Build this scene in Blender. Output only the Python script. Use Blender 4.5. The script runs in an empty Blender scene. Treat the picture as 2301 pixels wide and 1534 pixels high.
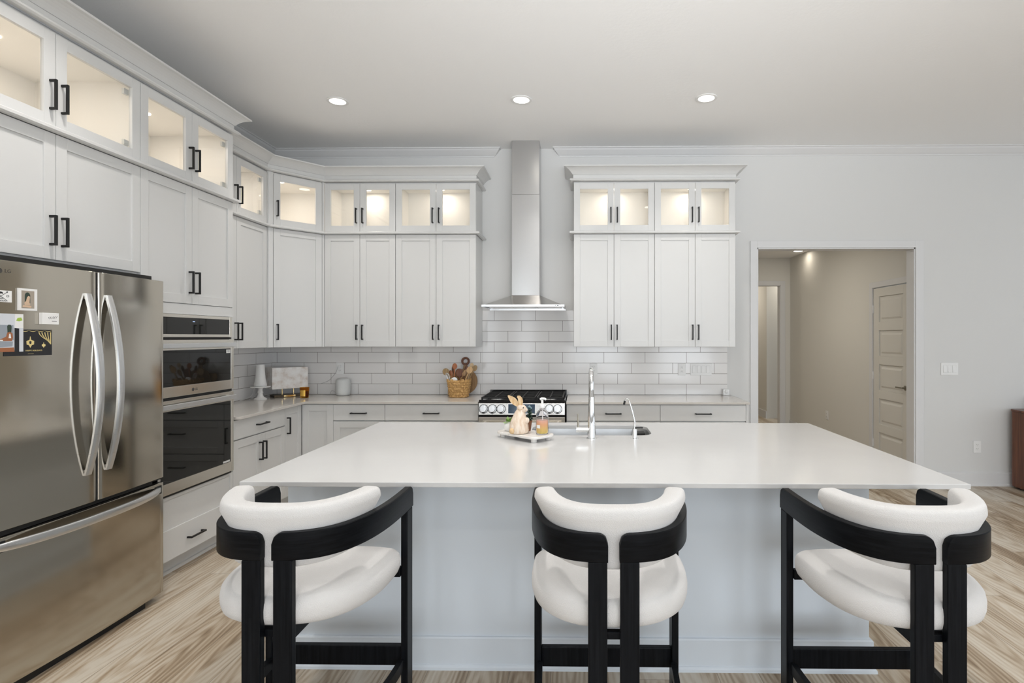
import bpy, bmesh, math, random
from mathutils import Vector, Matrix, Euler
random.seed(7)
PI = math.pi
SC = bpy.context.scene
COL = SC.collection

# ------------------------------------------------------------------ camera, world, exposure, large lights
cam_d = bpy.data.cameras.new('camera')
cam = bpy.data.objects.new('camera', cam_d)
COL.objects.link(cam)
cam.location = (0, -5.617, 1.467)
cam.rotation_euler = (PI/2, 0, 0.0148)
cam_d.sensor_width = 36.0
cam_d.lens = 1265/2301*36
cam_d.shift_x = -(1285-1150.5)/2301
cam_d.shift_y = -10/2301
cam_d.clip_start = 0.05
SC.camera = cam
SC.view_settings.view_transform = 'Standard'
SC.view_settings.look = 'None'
SC.view_settings.gamma = 1
SC.view_settings.use_curve_mapping = False
SC.view_settings.exposure = 0.08

world = bpy.data.worlds.new('world')
SC.world = world
world.use_nodes = True
wn = world.node_tree
wn.nodes['Background'].inputs[0].default_value = (0.75, 0.86, 1.0, 1)
wn.nodes['Background'].inputs[1].default_value = 1.2

def area_light(name, loc, rot, sx, sy, power, color=(1, 1, 1), shape='RECTANGLE', spread=PI):
    l = bpy.data.lights.new(name, 'AREA')
    l.shape = shape
    l.size = sx
    if shape in ('RECTANGLE', 'ELLIPSE'):
        l.size_y = sy
    l.energy = power
    l.color = color
    l.spread = spread
    o = bpy.data.objects.new(name, l)
    o.location = loc
    o.rotation_euler = rot
    COL.objects.link(o)
    return o

REAR = -10.2      # rear wall with the windows, behind the camera
SIDE = 7.6        # right-hand wall of the open room
# daylight coming in through the rear and side windows
WIN_REAR = [(-2.55, 0.35), (-1.52, 0.42), (0.5, 1.6), (2.9, 1.6), (5.3, 1.6)]
WIN_SIDE = (-7.6, -4.6, -2.0)  # last one is unseen, added to throw light along the aisle
for wx, ww in WIN_REAR:
    area_light('window_daylight', (wx, REAR-0.05, 1.55), (PI/2+0.35, 0, 0), ww-0.12, 2.1, 45*ww, (0.90, 0.95, 1.0))
for wy in WIN_SIDE:
    area_light('window_daylight', (SIDE+0.05, wy, 1.55), (PI/2+0.2, 0, PI/2), 1.7, 2.1, 12 if wy > -3 else 14, (0.90, 0.95, 1.0))
# added fill light that brightens the ceiling, aimed up from behind the camera
area_light('ceiling_fill', (0.4, -7.2, 1.4), (PI-0.98, 0, 0), 1.6, 0.8, 34, (0.96, 0.98, 1.0), spread=1.15)

# ------------------------------------------------------------------ materials
MATS = {}
def mat(name, color, rough=0.5, metal=0.0, **kw):
    m = bpy.data.materials.new(name)
    m.use_nodes = True
    b = m.node_tree.nodes['Principled BSDF']
    b.inputs['Base Color'].default_value = (*color, 1)
    b.inputs['Roughness'].default_value = rough
    b.inputs['Metallic'].default_value = metal
    for k, v in kw.items():
        b.inputs[k].default_value = v
    MATS[name] = m
    return m

def nd(m, t, **props):
    n = m.node_tree.nodes.new(t)
    for k, v in props.items():
        setattr(n, k, v)
    return n
def lk(m, a, b): m.node_tree.links.new(a, b)
def bsdf(m): return m.node_tree.nodes['Principled BSDF']
def coords(m, kind='Object', scale=(1, 1, 1)):
    tc = nd(m, 'ShaderNodeTexCoord'); mp = nd(m, 'ShaderNodeMapping')
    mp.inputs['Scale'].default_value = scale
    lk(m, tc.outputs[kind], mp.inputs['Vector'])
    return mp.outputs['Vector']
def noise(m, vec, scale, detail=3, rough=0.5):
    n = nd(m, 'ShaderNodeTexNoise')
    n.inputs['Scale'].default_value = scale
    n.inputs['Detail'].default_value = detail
    n.inputs['Roughness'].default_value = rough
    lk(m, vec, n.inputs['Vector'])
    return n.outputs['Fac']
def bump(m, h, strength, dist=0.01):
    b = nd(m, 'ShaderNodeBump')
    b.inputs['Strength'].default_value = strength
    b.inputs['Distance'].default_value = dist
    lk(m, h, b.inputs['Height'])
    lk(m, b.outputs['Normal'], bsdf(m).inputs['Normal'])
def ramp(m, fac, stops):
    r = nd(m, 'ShaderNodeValToRGB')
    el = r.color_ramp.elements
    while len(el) < len(stops): el.new(0.5)
    for e, (p, c) in zip(el, stops):
        e.position = p; e.color = (*c, 1)
    lk(m, fac, r.inputs['Fac'])
    return r.outputs['Color']

mat('cab_white', (0.65, 0.65, 0.64), 0.32)
m = MATS['cab_white']; bump(m, noise(m, coords(m), 60, 2), 0.015)
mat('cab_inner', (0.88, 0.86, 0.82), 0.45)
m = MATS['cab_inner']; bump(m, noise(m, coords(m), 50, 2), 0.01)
mat('wall_paint', (0.67, 0.67, 0.66), 0.75)
m = MATS['wall_paint']; bump(m, noise(m, coords(m), 120, 4), 0.05)
mat('trim_paint', (0.68, 0.68, 0.68), 0.5)
m = MATS['trim_paint']; bump(m, noise(m, coords(m), 60, 2), 0.01)
mat('ceiling_paint', (0.90, 0.90, 0.895), 0.85)
m = MATS['ceiling_paint']; bump(m, noise(m, coords(m), 35, 5, 0.6), 0.12)
mat('hall_paint', (0.70, 0.685, 0.64), 0.75)
m = MATS['hall_paint']; bump(m, noise(m, coords(m), 120, 4), 0.05)
mat('door_paint', (0.68, 0.66, 0.61), 0.45)
m = MATS['door_paint']; bump(m, noise(m, coords(m), 60, 2), 0.01)
mat('island_paint', (0.66, 0.715, 0.77), 0.6)  # blue cast of the window daylight is put into this colour
m = MATS['island_paint']; bump(m, noise(m, coords(m), 60, 2), 0.01)
mat('black_metal', (0.012, 0.012, 0.012), 0.42, 0.3)
mat('black_gloss', (0.006, 0.006, 0.006), 0.12)
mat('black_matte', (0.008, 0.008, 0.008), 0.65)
mat('oven_glass', (0.010, 0.010, 0.009), 0.03, 0.0)
bsdf(MATS['oven_glass']).inputs['Specular IOR Level'].default_value = 0.4
mat('plastic_white', (0.80, 0.80, 0.79), 0.35)
mat('plastic_grey', (0.62, 0.63, 0.62), 0.6)
m = MATS['plastic_grey']; bump(m, noise(m, coords(m), 500, 2), 0.25, 0.002)
mat('dark_slot', (0.03, 0.03, 0.03), 0.6)
mat('chrome', (0.82, 0.83, 0.84), 0.06, 1.0)
mat('brass', (0.72, 0.55, 0.28), 0.22, 1.0)
mat('bronze_dark', (0.07, 0.05, 0.03), 0.3, 0.8)
mat('nickel', (0.35, 0.33, 0.28), 0.3, 1.0)
mat('ceramic', (0.84, 0.83, 0.81), 0.25)
mat('paper_white', (0.80, 0.79, 0.77), 0.7)
mat('print_black', (0.015, 0.015, 0.018), 0.35)
mat('print_gold', (0.72, 0.58, 0.25), 0.4)
mat('print_grey', (0.30, 0.33, 0.37), 0.6)
mat('print_lightgrey', (0.62, 0.64, 0.68), 0.6)
mat('print_brown', (0.33, 0.12, 0.05), 0.6)
mat('print_tan', (0.62, 0.44, 0.30), 0.6)
mat('print_stone', (0.36, 0.31, 0.25), 0.6)
mat('print_green', (0.35, 0.50, 0.08), 0.6)
mat('print_darkgreen', (0.03, 0.05, 0.035), 0.6)
mat('display', (0.03, 0.06, 0.10), 0.08)
mat('cord_white', (0.75, 0.74, 0.72), 0.5)
mat('cord_grey', (0.45, 0.44, 0.44), 0.5)
mat('silver_ink', (0.055, 0.05, 0.045), 0.5, 0.0)

def quartz(name, col, r):
    m = mat(name, col, r+0.04)
    v = coords(m)
    c = ramp(m, noise(m, v, 3.0, 6, 0.6), [(0.35, tuple(x*0.975 for x in col)), (0.65, col)])
    lk(m, c, bsdf(m).inputs['Base Color'])
    return m
quartz('quartz', (0.60, 0.60, 0.595), 0.09)
quartz('quartz_perimeter', (0.57, 0.54, 0.50), 0.09)  # same white quartz, with warm reflected light put into its colour

def stainless(name, col, rough, stretch, aniso=0.6):
    m = mat(name, col, rough, 1.0)
    v = coords(m, 'Object', stretch)
    f = noise(m, v, 6, 4, 0.6)
    mr = nd(m, 'ShaderNodeMapRange')
    mr.inputs['To Min'].default_value = rough*0.85
    mr.inputs['To Max'].default_value = rough*1.25
    lk(m, f, mr.inputs['Value'])
    lk(m, mr.outputs['Result'], bsdf(m).inputs['Roughness'])
    if name == 'steel_hood': mr.inputs['To Min'].default_value = rough*0.97; mr.inputs['To Max'].default_value = rough*1.03
    bump(m, f, 0.02, 0.002)
    return m
stainless('steel_fridge', (0.50, 0.465, 0.405), 0.11, (1, 1, 120))
stainless('steel', (0.60, 0.585, 0.56), 0.22, (2, 2, 120))
stainless('steel_h', (0.72, 0.69, 0.63), 0.22, (120, 120, 2))
stainless('steel_bright', (0.74, 0.75, 0.76), 0.28, (2, 2, 60))
stainless('steel_hood', (0.47, 0.465, 0.46), 0.24, (1, 1, 500))
for nm_, an_ in (('steel_hood', 0.8), ('steel_fridge', 0.5)):
    mm_ = MATS[nm_]; tg_ = nd(mm_, 'ShaderNodeTangent', direction_type='RADIAL', axis='Z')
    lk(mm_, tg_.outputs[0], bsdf(mm_).inputs['Tangent']); bsdf(mm_).inputs['Anisotropic'].default_value = an_; bsdf(mm_).inputs['Anisotropic Rotation'].default_value = 0.25
    [n_ for n_ in mm_.node_tree.nodes if n_.type == 'BUMP'][0].inputs['Strength'].default_value = 0.004
stainless('steel_sink', (0.45, 0.46, 0.47), 0.3, (30, 2, 2))

def floor_mat():
    m = mat('floor_planks', (0.5, 0.42, 0.33), 0.38)
    tc = nd(m, 'ShaderNodeTexCoord')
    sep = nd(m, 'ShaderNodeSeparateXYZ'); lk(m, tc.outputs['Object'], sep.inputs[0])
    def M(op, a, b=None):
        n = nd(m, 'ShaderNodeMath', operation=op)
        for i, x in enumerate((a, b)):
            if x is None: continue
            if isinstance(x, (int, float)): n.inputs[i].default_value = x
            else: lk(m, x, n.inputs[i])
        return n.outputs[0]
    W, L = 0.181, 1.22
    u = M('DIVIDE', M('ADD', sep.outputs['X'], 20*W+0.127), W)
    row = M('FLOOR', u); fu = M('FRACT', u)
    wn_ = nd(m, 'ShaderNodeTexWhiteNoise', noise_dimensions='1D'); lk(m, row, wn_.inputs['W'])
    v = M('ADD', M('DIVIDE', sep.outputs['Y'], L), M('MULTIPLY', wn_.outputs['Value'], 7.31))
    colm = M('FLOOR', v); fv = M('FRACT', v)
    cid = nd(m, 'ShaderNodeCombineXYZ'); lk(m, row, cid.inputs[0]); lk(m, colm, cid.inputs[1])
    wn2 = nd(m, 'ShaderNodeTexWhiteNoise', noise_dimensions='3D'); lk(m, cid.outputs[0], wn2.inputs['Vector'])
    rnd = wn2.outputs['Value']
    # grain coordinates, shifted per plank
    gx = M('ADD', M('MULTIPLY', sep.outputs['X'], 7.0), M('MULTIPLY', rnd, 37.0))
    gy = M('ADD', M('MULTIPLY', sep.outputs['Y'], 0.48), M('MULTIPLY', rnd, 91.0))
    g = nd(m, 'ShaderNodeCombineXYZ'); lk(m, gx, g.inputs[0]); lk(m, gy, g.inputs[1])
    n1 = nd(m, 'ShaderNodeTexNoise'); n1.inputs['Scale'].default_value = 1.3; n1.inputs['Detail'].default_value = 5
    n1.inputs['Roughness'].default_value = 0.62; n1.inputs['Distortion'].default_value = 0.5
    lk(m, g.outputs[0], n1.inputs['Vector'])
    g2 = nd(m, 'ShaderNodeCombineXYZ'); lk(m, M('MULTIPLY', gx, 9.0), g2.inputs[0]); lk(m, M('MULTIPLY', gy, 2.0), g2.inputs[1])
    n2 = nd(m, 'ShaderNodeTexNoise'); n2.inputs['Scale'].default_value = 1.6; n2.inputs['Detail'].default_value = 3
    lk(m, g2.outputs[0], n2.inputs['Vector'])
    # cathedral rings
    wv = nd(m, 'ShaderNodeTexWave', wave_type='RINGS', rings_direction='SPHERICAL')
    gc = nd(m, 'ShaderNodeCombineXYZ')
    lk(m, M('MULTIPLY', M('SUBTRACT', fu, M('ADD', M('MULTIPLY', rnd, 0.5), 0.25)), 1.1), gc.inputs[0])
    lk(m, M('MULTIPLY', M('SUBTRACT', fv, rnd), 0.9), gc.inputs[1])
    wv.inputs['Scale'].default_value = 2.6; wv.inputs['Distortion'].default_value = 2.5; wv.inputs['Detail'].default_value = 3
    wv.inputs['Detail Scale'].default_value = 1.5
    lk(m, gc.outputs[0], wv.inputs['Vector'])
    f = M('ADD', M('ADD', M('MULTIPLY', n1.outputs['Fac'], 0.72), M('MULTIPLY', n2.outputs['Fac'], 0.16)), M('MULTIPLY', wv.outputs['Fac'], 0.10))
    f = M('ADD', f, M('MULTIPLY', M('SUBTRACT', rnd, 0.5), 0.16))
    col = ramp(m, f, [(0.32, (0.19, 0.13, 0.075)), (0.43, (0.35, 0.27, 0.185)), (0.52, (0.48, 0.405, 0.31)), (0.63, (0.57, 0.515, 0.43))])
    # seams
    eu = M('MINIMUM', fu, M('SUBTRACT', 1.0, fu)); ev = M('MINIMUM', fv, M('SUBTRACT', 1.0, fv))
    su = M('LESS_THAN', eu, 0.008); sv = M('LESS_THAN', ev, 0.0011)
    seam = M('MAXIMUM', su, sv)
    mx = nd(m, 'ShaderNodeMix', data_type='RGBA'); lk(m, M('MULTIPLY', seam, 0.62), mx.inputs['Factor'])
    lk(m, col, mx.inputs[6]); mx.inputs[7].default_value = (0.10, 0.075, 0.05, 1)
    lk(m, mx.outputs[2], bsdf(m).inputs['Base Color'])
    bump(m, M('SUBTRACT', M('MULTIPLY', n2.outputs['Fac'], 0.3), seam), 0.15, 0.003)
    return m
floor_mat()

def tile_mat(name, axis, phase):
    """staggered 4x16 inch glazed wall tile; third-offset rows"""
    m = mat(name, (0.66, 0.66, 0.66), 0.14)
    tc = nd(m, 'ShaderNodeTexCoord')
    sep = nd(m, 'ShaderNodeSeparateXYZ'); lk(m, tc.outputs['Object'], sep.inputs[0])
    def M(op, a, b=None):
        n = nd(m, 'ShaderNodeMath', operation=op)
        for i, x in enumerate((a, b)):
            if x is None: continue
            if isinstance(x, (int, float)): n.inputs[i].default_value = x
            else: lk(m, x, n.inputs[i])
        return n.outputs[0]
    HH, WW, G = 0.1052, 0.41, 0.0034
    v = M('DIVIDE', M('SUBTRACT', sep.outputs['Z'], 0.8935), HH)
    row = M('FLOOR', v); fv = M('FRACT', v)
    u = M('DIVIDE', M('SUBTRACT', M('ADD', sep.outputs[axis], 41.0), phase), WW)
    u = M('SUBTRACT', u, M('MULTIPLY', row, 1/3))
    fu = M('FRACT', u)
    eu = M('MINIMUM', fu, M('SUBTRACT', 1.0, fu)); ev = M('MINIMUM', fv, M('SUBTRACT', 1.0, fv))
    gr = M('MAXIMUM', M('LESS_THAN', eu, G/2/WW), M('LESS_THAN', ev, G/2/HH))
    mx = nd(m, 'ShaderNodeMix', data_type='RGBA'); lk(m, gr, mx.inputs['Factor'])
    mx.inputs[6].default_value = (0.78, 0.765, 0.75, 1); mx.inputs[7].default_value = (0.20, 0.175, 0.155, 1)
    lk(m, mx.outputs[2], bsdf(m).inputs['Base Color'])
    rr = M('ADD', M('MULTIPLY', gr, 0.7), 0.13); lk(m, rr, bsdf(m).inputs['Roughness'])
    bump(m, M('SUBTRACT', 1.0, gr), 0.4, 0.002)
    return m
tile_mat('tile_back', 'X', 0.2355)
tile_mat('tile_left', 'Y', 0.10)

def wood(name, c1, c2, rough=0.4, st=(30, 30, 2), sc=1.5, spec=0.5):
    m = mat(name, c1, rough)
    f = noise(m, coords(m, 'Object', st), sc, 5, 0.6)
    lk(m, ramp(m, f, [(0.35, c1), (0.65, c2)]), bsdf(m).inputs['Base Color'])
    bump(m, f, 0.12, 0.002)
    bsdf(m).inputs['Specular IOR Level'].default_value = 0.09 if name.startswith('black') else spec
    return m
wood('black_wood', (0.0025, 0.003, 0.004), (0.007, 0.008, 0.010), 0.36, (60, 60, 3), 1.6)
wood('black_wood_band', (0.0025, 0.003, 0.004), (0.007, 0.008, 0.010), 0.36, (6, 6, 90), 1.6)
wood('walnut', (0.075, 0.022, 0.008), (0.17, 0.055, 0.02), 0.3, (24, 24, 1.2))
wood('board_pale', (0.40, 0.25, 0.12), (0.55, 0.36, 0.18), 0.5, (50, 50, 4))
wood('board_mid', (0.22, 0.12, 0.05), (0.36, 0.22, 0.10), 0.4, (50, 50, 4))
wood('spoon_dark', (0.09, 0.028, 0.012), (0.19, 0.07, 0.03), 0.4, (50, 50, 4))
wood('spoon_red', (0.26, 0.08, 0.03), (0.38, 0.14, 0.05), 0.4, (50, 50, 4))
wood('spoon_pale', (0.58, 0.40, 0.22), (0.72, 0.54, 0.33), 0.5, (50, 50, 4))
wood('spoon_olive', (0.22, 0.14, 0.06), (0.34, 0.23, 0.11), 0.5, (50, 50, 4))
wood('basket_weave', (0.33, 0.17, 0.05), (0.62, 0.38, 0.14), 0.6, (60, 60, 60), 1.5)
wood('husk', (0.68, 0.52, 0.38), (0.82, 0.73, 0.63), 0.8, (40, 40, 9), 2.0)
wood('husk_ear', (0.60, 0.38, 0.18), (0.78, 0.60, 0.38), 0.8, (40, 40, 9), 2.0)

m = mat('boucle', (0.62, 0.61, 0.60), 0.95)
vor = nd(m, 'ShaderNodeTexVoronoi'); vor.inputs['Scale'].default_value = 380
lk(m, coords(m), vor.inputs['Vector'])
bump(m, vor.outputs['Distance'], 0.35, 0.003)
bsdf(m).inputs['Sheen Weight'].default_value = 0.3

m = mat('marble', (0.80, 0.78, 0.74), 0.25)
f = noise(m, coords(m), 9, 8, 0.7)
lk(m, ramp(m, f, [(0.36, (0.62, 0.57, 0.52)), (0.46, (0.80, 0.77, 0.73)), (0.7, (0.82, 0.80, 0.77))]), bsdf(m).inputs['Base Color'])
m = mat('onyx', (0.7, 0.6, 0.5), 0.22)
f = noise(m, coords(m), 14, 8, 0.65)
lk(m, ramp(m, f, [(0.28, (0.46, 0.39, 0.33)), (0.38, (0.64, 0.57, 0.51)), (0.48, (0.75, 0.71, 0.67)), (0.60, (0.82, 0.80, 0.77))]), bsdf(m).inputs['Base Color'])

def glass(name, col, rough=0.0, ior=1.45):
    return mat(name, col, rough, 0.0, **{'Transmission Weight': 1.0, 'IOR': ior})
# thin cabinet glazing: mostly clear with a mirror-like film, no refraction of a solid block
m = bpy.data.materials.new('pane_glass'); m.use_nodes = True; MATS['pane_glass'] = m
nt = m.node_tree; nt.nodes.remove(nt.nodes['Principled BSDF'])
tr = nt.nodes.new('ShaderNodeBsdfTransparent'); tr.inputs[0].default_value = (0.96, 0.96, 0.95, 1)
gl = nt.nodes.new('ShaderNodeBsdfGlossy'); gl.inputs['Roughness'].default_value = 0.02
fr0 = nt.nodes.new('ShaderNodeLayerWeight'); fr0.inputs[0].default_value = 0.5
fr1 = nt.nodes.new('ShaderNodeMath'); fr1.operation = 'POWER'; fr1.inputs[1].default_value = 4.0
fr = nt.nodes.new('ShaderNodeMath'); fr.operation = 'MULTIPLY_ADD'; fr.inputs[1].default_value = 0.9; fr.inputs[2].default_value = 0.045
nt.links.new(fr0.outputs['Facing'], fr1.inputs[0]); nt.links.new(fr1.outputs[0], fr.inputs[0])
mixs = nt.nodes.new('ShaderNodeMixShader')
nt.links.new(fr.outputs[0], mixs.inputs[0]); nt.links.new(tr.outputs[0], mixs.inputs[1]); nt.links.new(gl.outputs[0], mixs.inputs[2])
nt.links.new(mixs.outputs[0], nt.nodes['Material Output'].inputs[0])
glass('clear_plastic', (0.97, 0.96, 0.97), 0.03, 1.2)
m = mat('soap_liquid', (0.85, 0.45, 0.2), 0.1)
tcs = nd(m, 'ShaderNodeTexCoord'); sps = nd(m, 'ShaderNodeSeparateXYZ'); lk(m, tcs.outputs['Generated'], sps.inputs[0])
lk(m, ramp(m, sps.outputs['Z'], [(0.0, (0.86, 0.66, 0.16)), (0.35, (0.92, 0.62, 0.20)), (0.7, (0.94, 0.48, 0.24)), (1.0, (0.93, 0.50, 0.36))]), bsdf(m).inputs['Base Color'])
bsdf(m).inputs['Transmission Weight'].default_value = 0.0
glass('amber_glass', (0.80, 0.42, 0.06), 0.03, 1.3)
m = mat('amber_label', (0.80, 0.50, 0.10), 0.35, 0.6)
mat('candle_dark', (0.10, 0.03, 0.01), 0.15)
def leafm(n, c):
    m = mat(n, c, 0.45); f = noise(m, coords(m), 60, 3)
    lk(m, ramp(m, f, [(0.3, tuple(x*0.5 for x in c)), (0.7, c)]), bsdf(m).inputs['Base Color'])
leafm('leaf_light', (0.32, 0.52, 0.13)); leafm('leaf_dark', (0.02, 0.06, 0.035)); leafm('leaf_blue', (0.20, 0.32, 0.36))
mat('terracotta', (0.20, 0.085, 0.04), 0.6)
mat('soil', (0.03, 0.02, 0.015), 0.9)

def emit(name, col, strength):
    m = bpy.data.materials.new(name); m.use_nodes = True; MATS[name] = m
    nt = m.node_tree; nt.nodes.remove(nt.nodes['Principled BSDF'])
    e = nt.nodes.new('ShaderNodeEmission'); e.inputs[0].default_value = (*col, 1); e.inputs[1].default_value = strength
    nt.links.new(e.outputs[0], nt.nodes['Material Output'].inputs[0])
emit('lamp_lens', (1.0, 0.95, 0.86), 9.0)
emit('puck_lens', (1.0, 0.86, 0.68), 6.0)
emit('display_lit', (0.45, 0.6, 1.0), 1.2)

# ------------------------------------------------------------------ mesh builder
class MB:
    def __init__(s): s.v = []; s.f = []
    def add(s, vs, fs):
        b = len(s.v); s.v += [tuple(p) for p in vs]; s.f += [tuple(i+b for i in f) for f in fs]; return s
    def box(s, x0, x1, y0, y1, z0, z1):
        if x0 > x1: x0, x1 = x1, x0
        if y0 > y1: y0, y1 = y1, y0
        if z0 > z1: z0, z1 = z1, z0
        vs = [(x0,y0,z0),(x1,y0,z0),(x1,y1,z0),(x0,y1,z0),(x0,y0,z1),(x1,y0,z1),(x1,y1,z1),(x0,y1,z1)]
        return s.add(vs, [(0,3,2,1),(4,5,6,7),(0,1,5,4),(1,2,6,5),(2,3,7,6),(3,0,4,7)])
    def hexa(s, b, t):
        return s.add(list(b)+list(t), [(0,3,2,1),(4,5,6,7),(0,1,5,4),(1,2,6,5),(2,3,7,6),(3,0,4,7)])
    def prism(s, poly, z0, z1, z1f=None):
        n = len(poly)
        vs = [(p[0],p[1],z0) for p in poly]+[(p[0],p[1],z1) for p in poly]
        return s.add(vs, [tuple(range(n-1,-1,-1)), tuple(range(n,2*n))]+[(i,(i+1)%n,n+(i+1)%n,n+i) for i in range(n)])
    def prism_y(s, poly, y0, y1):      # polygon in x,z extruded along y
        n = len(poly)
        vs = [(p[0],y0,p[1]) for p in poly]+[(p[0],y1,p[1]) for p in poly]
        return s.add(vs, [tuple(range(n)), tuple(range(2*n-1,n-1,-1))]+[(i,n+i,n+(i+1)%n,(i+1)%n) for i in range(n)])
    def lathe(s, prof, c=(0,0,0), seg=32, axis='Z', sx=1, sy=1, caps=True):
        rings = []; vs = []; fs = []
        for r, z in prof:
            if abs(r) < 1e-6: rings.append([len(vs)]); vs.append((0,0,z))
            else:
                rings.append(list(range(len(vs), len(vs)+seg)))
                for i in range(seg):
                    a = 2*PI*i/seg; vs.append((r*math.cos(a)*sx, r*math.sin(a)*sy, z))
        for A, B in zip(rings, rings[1:]):
            for i in range(seg):
                j = (i+1)%seg
                if len(A) == 1 and len(B) == 1: continue
                if len(A) == 1: fs.append((A[0], B[j], B[i]) if False else (A[0], B[i], B[j]))
                elif len(B) == 1: fs.append((A[i], A[j], B[0]))
                else: fs.append((A[i], A[j], B[j], B[i]))
        if caps and len(rings[0]) > 1: fs.append(tuple(reversed(rings[0])))
        if caps and len(rings[-1]) > 1: fs.append(tuple(rings[-1]))
        if axis == 'Y': vs = [(x, z, -y) for x, y, z in vs]
        if axis == 'X': vs = [(z, x, y) for x, y, z in vs]
        return s.add([(x+c[0], y+c[1], z+c[2]) for x, y, z in vs], fs)
    def cyl(s, p0, p1, r, seg=16, r1=None):
        return s.tube([p0, p1], r if r1 is None else [r, r1], seg)
    def tube(s, pts, r, seg=10):
        P = [Vector(p) for p in pts]; n = len(P)
        rs = r if isinstance(r, (list, tuple)) else [r]*n
        vs = []; fs = []; prev = None
        for i in range(n):
            t = (P[min(i+1,n-1)]-P[max(i-1,0)]).normalized()
            if prev is None:
                a = Vector((0,0,1)) if abs(t.z) < 0.9 else Vector((1,0,0))
                u = t.cross(a).normalized()
            else:
                u = (prev - t*prev.dot(t)).normalized()
            prev = u; w = t.cross(u)
            for k in range(seg):
                a = 2*PI*k/seg; vs.append(P[i]+(u*math.cos(a)+w*math.sin(a))*rs[i])
        for i in range(n-1):
            for k in range(seg):
                j = (k+1)%seg
                fs.append((i*seg+k, i*seg+j, (i+1)*seg+j, (i+1)*seg+k))
        fs.append(tuple(range(seg-1,-1,-1))); fs.append(tuple(range((n-1)*seg, n*seg)))
        return s.add(vs, fs)
    def sweep(s, path, prof, side=1):
        """profile [(out, z)] carried along a plan path with mitred corners; out is to the right of travel when side=1"""
        P = [Vector((p[0], p[1])) for p in path]; n = len(P); offs = []
        for i in range(n):
            ns = []
            if i > 0: d = (P[i]-P[i-1]).normalized(); ns.append(Vector((d.y, -d.x))*side)
            if i < n-1: d = (P[i+1]-P[i]).normalized(); ns.append(Vector((d.y, -d.x))*side)
            if len(ns) == 2:
                m_ = (ns[0]+ns[1]).normalized(); offs.append(m_/max(0.2, m_.dot(ns[0])))
            else: offs.append(ns[0])
        k = len(prof); vs = []; fs = []
        for i in range(n):
            for o, z in prof: q = P[i]+offs[i]*o; vs.append((q.x, q.y, z))
        for i in range(n-1):
            for a in range(k):
                b = (a+1)%k; fs.append((i*k+a, i*k+b, (i+1)*k+b, (i+1)*k+a))
        fs.append(tuple(range(k-1,-1,-1))); fs.append(tuple(range((n-1)*k, n*k)))
        return s.add(vs, fs)
    def loft(s, rings, caps=True):
        k = len(rings[0]); vs = [p for r in rings for p in r]; fs = []
        for i in range(len(rings)-1):
            for a in range(k):
                b = (a+1)%k; fs.append((i*k+a, i*k+b, (i+1)*k+b, (i+1)*k+a))
        if caps: fs.append(tuple(range(k-1,-1,-1))); fs.append(tuple(range((len(rings)-1)*k, len(rings)*k)))
        return s.add(vs, fs)
    def xf(s, M):
        s.v = [tuple(M @ Vector(p)) for p in s.v]; return s
    def build(s, name, m, parent=None, bevel=0.0, smooth=False, seg=2, loc=None, rot=None):
        me = bpy.data.meshes.new(name)
        me.from_pydata(s.v, [], s.f); me.update()
        bm = bmesh.new(); bm.from_mesh(me); bmesh.ops.recalc_face_normals(bm, faces=bm.faces); bm.to_mesh(me); bm.free()
        o = bpy.data.objects.new(name, me); COL.objects.link(o)
        me.materials.append(MATS[m])
        if smooth:
            for p in me.polygons: p.use_smooth = True
            try:
                me.set_sharp_from_angle(angle=math.radians(40))
            except Exception: pass
        if bevel > 0:
            b = o.modifiers.new('bevel', 'BEVEL'); b.width = bevel; b.segments = seg; b.limit_method = 'ANGLE'; b.angle_limit = math.radians(35)
            b.harden_normals = False
        if parent: o.parent = parent
        if loc: o.location = loc
        if rot: o.rotation_euler = rot
        return o

def thing(name, label, cat, loc=(0,0,0), rotz=0.0, group=None):
    o = bpy.data.objects.new(name, None); COL.objects.link(o)
    o.empty_display_size = 0.05
    o.location = loc; o.rotation_euler = (0, 0, rotz)
    o['label'] = label; o['category'] = cat
    if group: o['group'] = group
    return o
def tag(o, label, cat, group=None, kind=None):
    o['label'] = label; o['category'] = cat
    if group: o['group'] = group
    if kind: o['kind'] = kind
    return o
def struct(o): o['kind'] = 'structure'; return o
def copy_tree(root, label, loc, rotz=None, group=None):
    r = root.copy(); COL.objects.link(r); r.location = loc; r['label'] = label
    if rotz is not None: r.rotation_euler = (0, 0, rotz)
    if group: r['group'] = group
    def rec(src, dst):
        for ch in list(src.children):
            c = ch.copy(); COL.objects.link(c); c.parent = dst; rec(ch, c)
    rec(root, r)
    return r
def text_mesh(name, s, size, m, parent, loc, rot, extrude=0.0004, align='CENTER'):
    cu = bpy.data.curves.new('tmp_text', 'FONT'); cu.body = s; cu.size = size; cu.extrude = extrude
    cu.align_x = align; cu.align_y = 'CENTER'
    to = bpy.data.objects.new('tmp_text', cu); COL.objects.link(to)
    dg = bpy.context.evaluated_depsgraph_get()
    me = bpy.data.meshes.new_from_object(to.evaluated_get(dg))
    bpy.data.objects.remove(to); bpy.data.curves.remove(cu)
    me.name = name; me.materials.clear(); me.materials.append(MATS[m])
    o = bpy.data.objects.new(name, me); COL.objects.link(o)
    o.location = loc; o.rotation_euler = rot
    if parent: o.parent = parent
    return o

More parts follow.
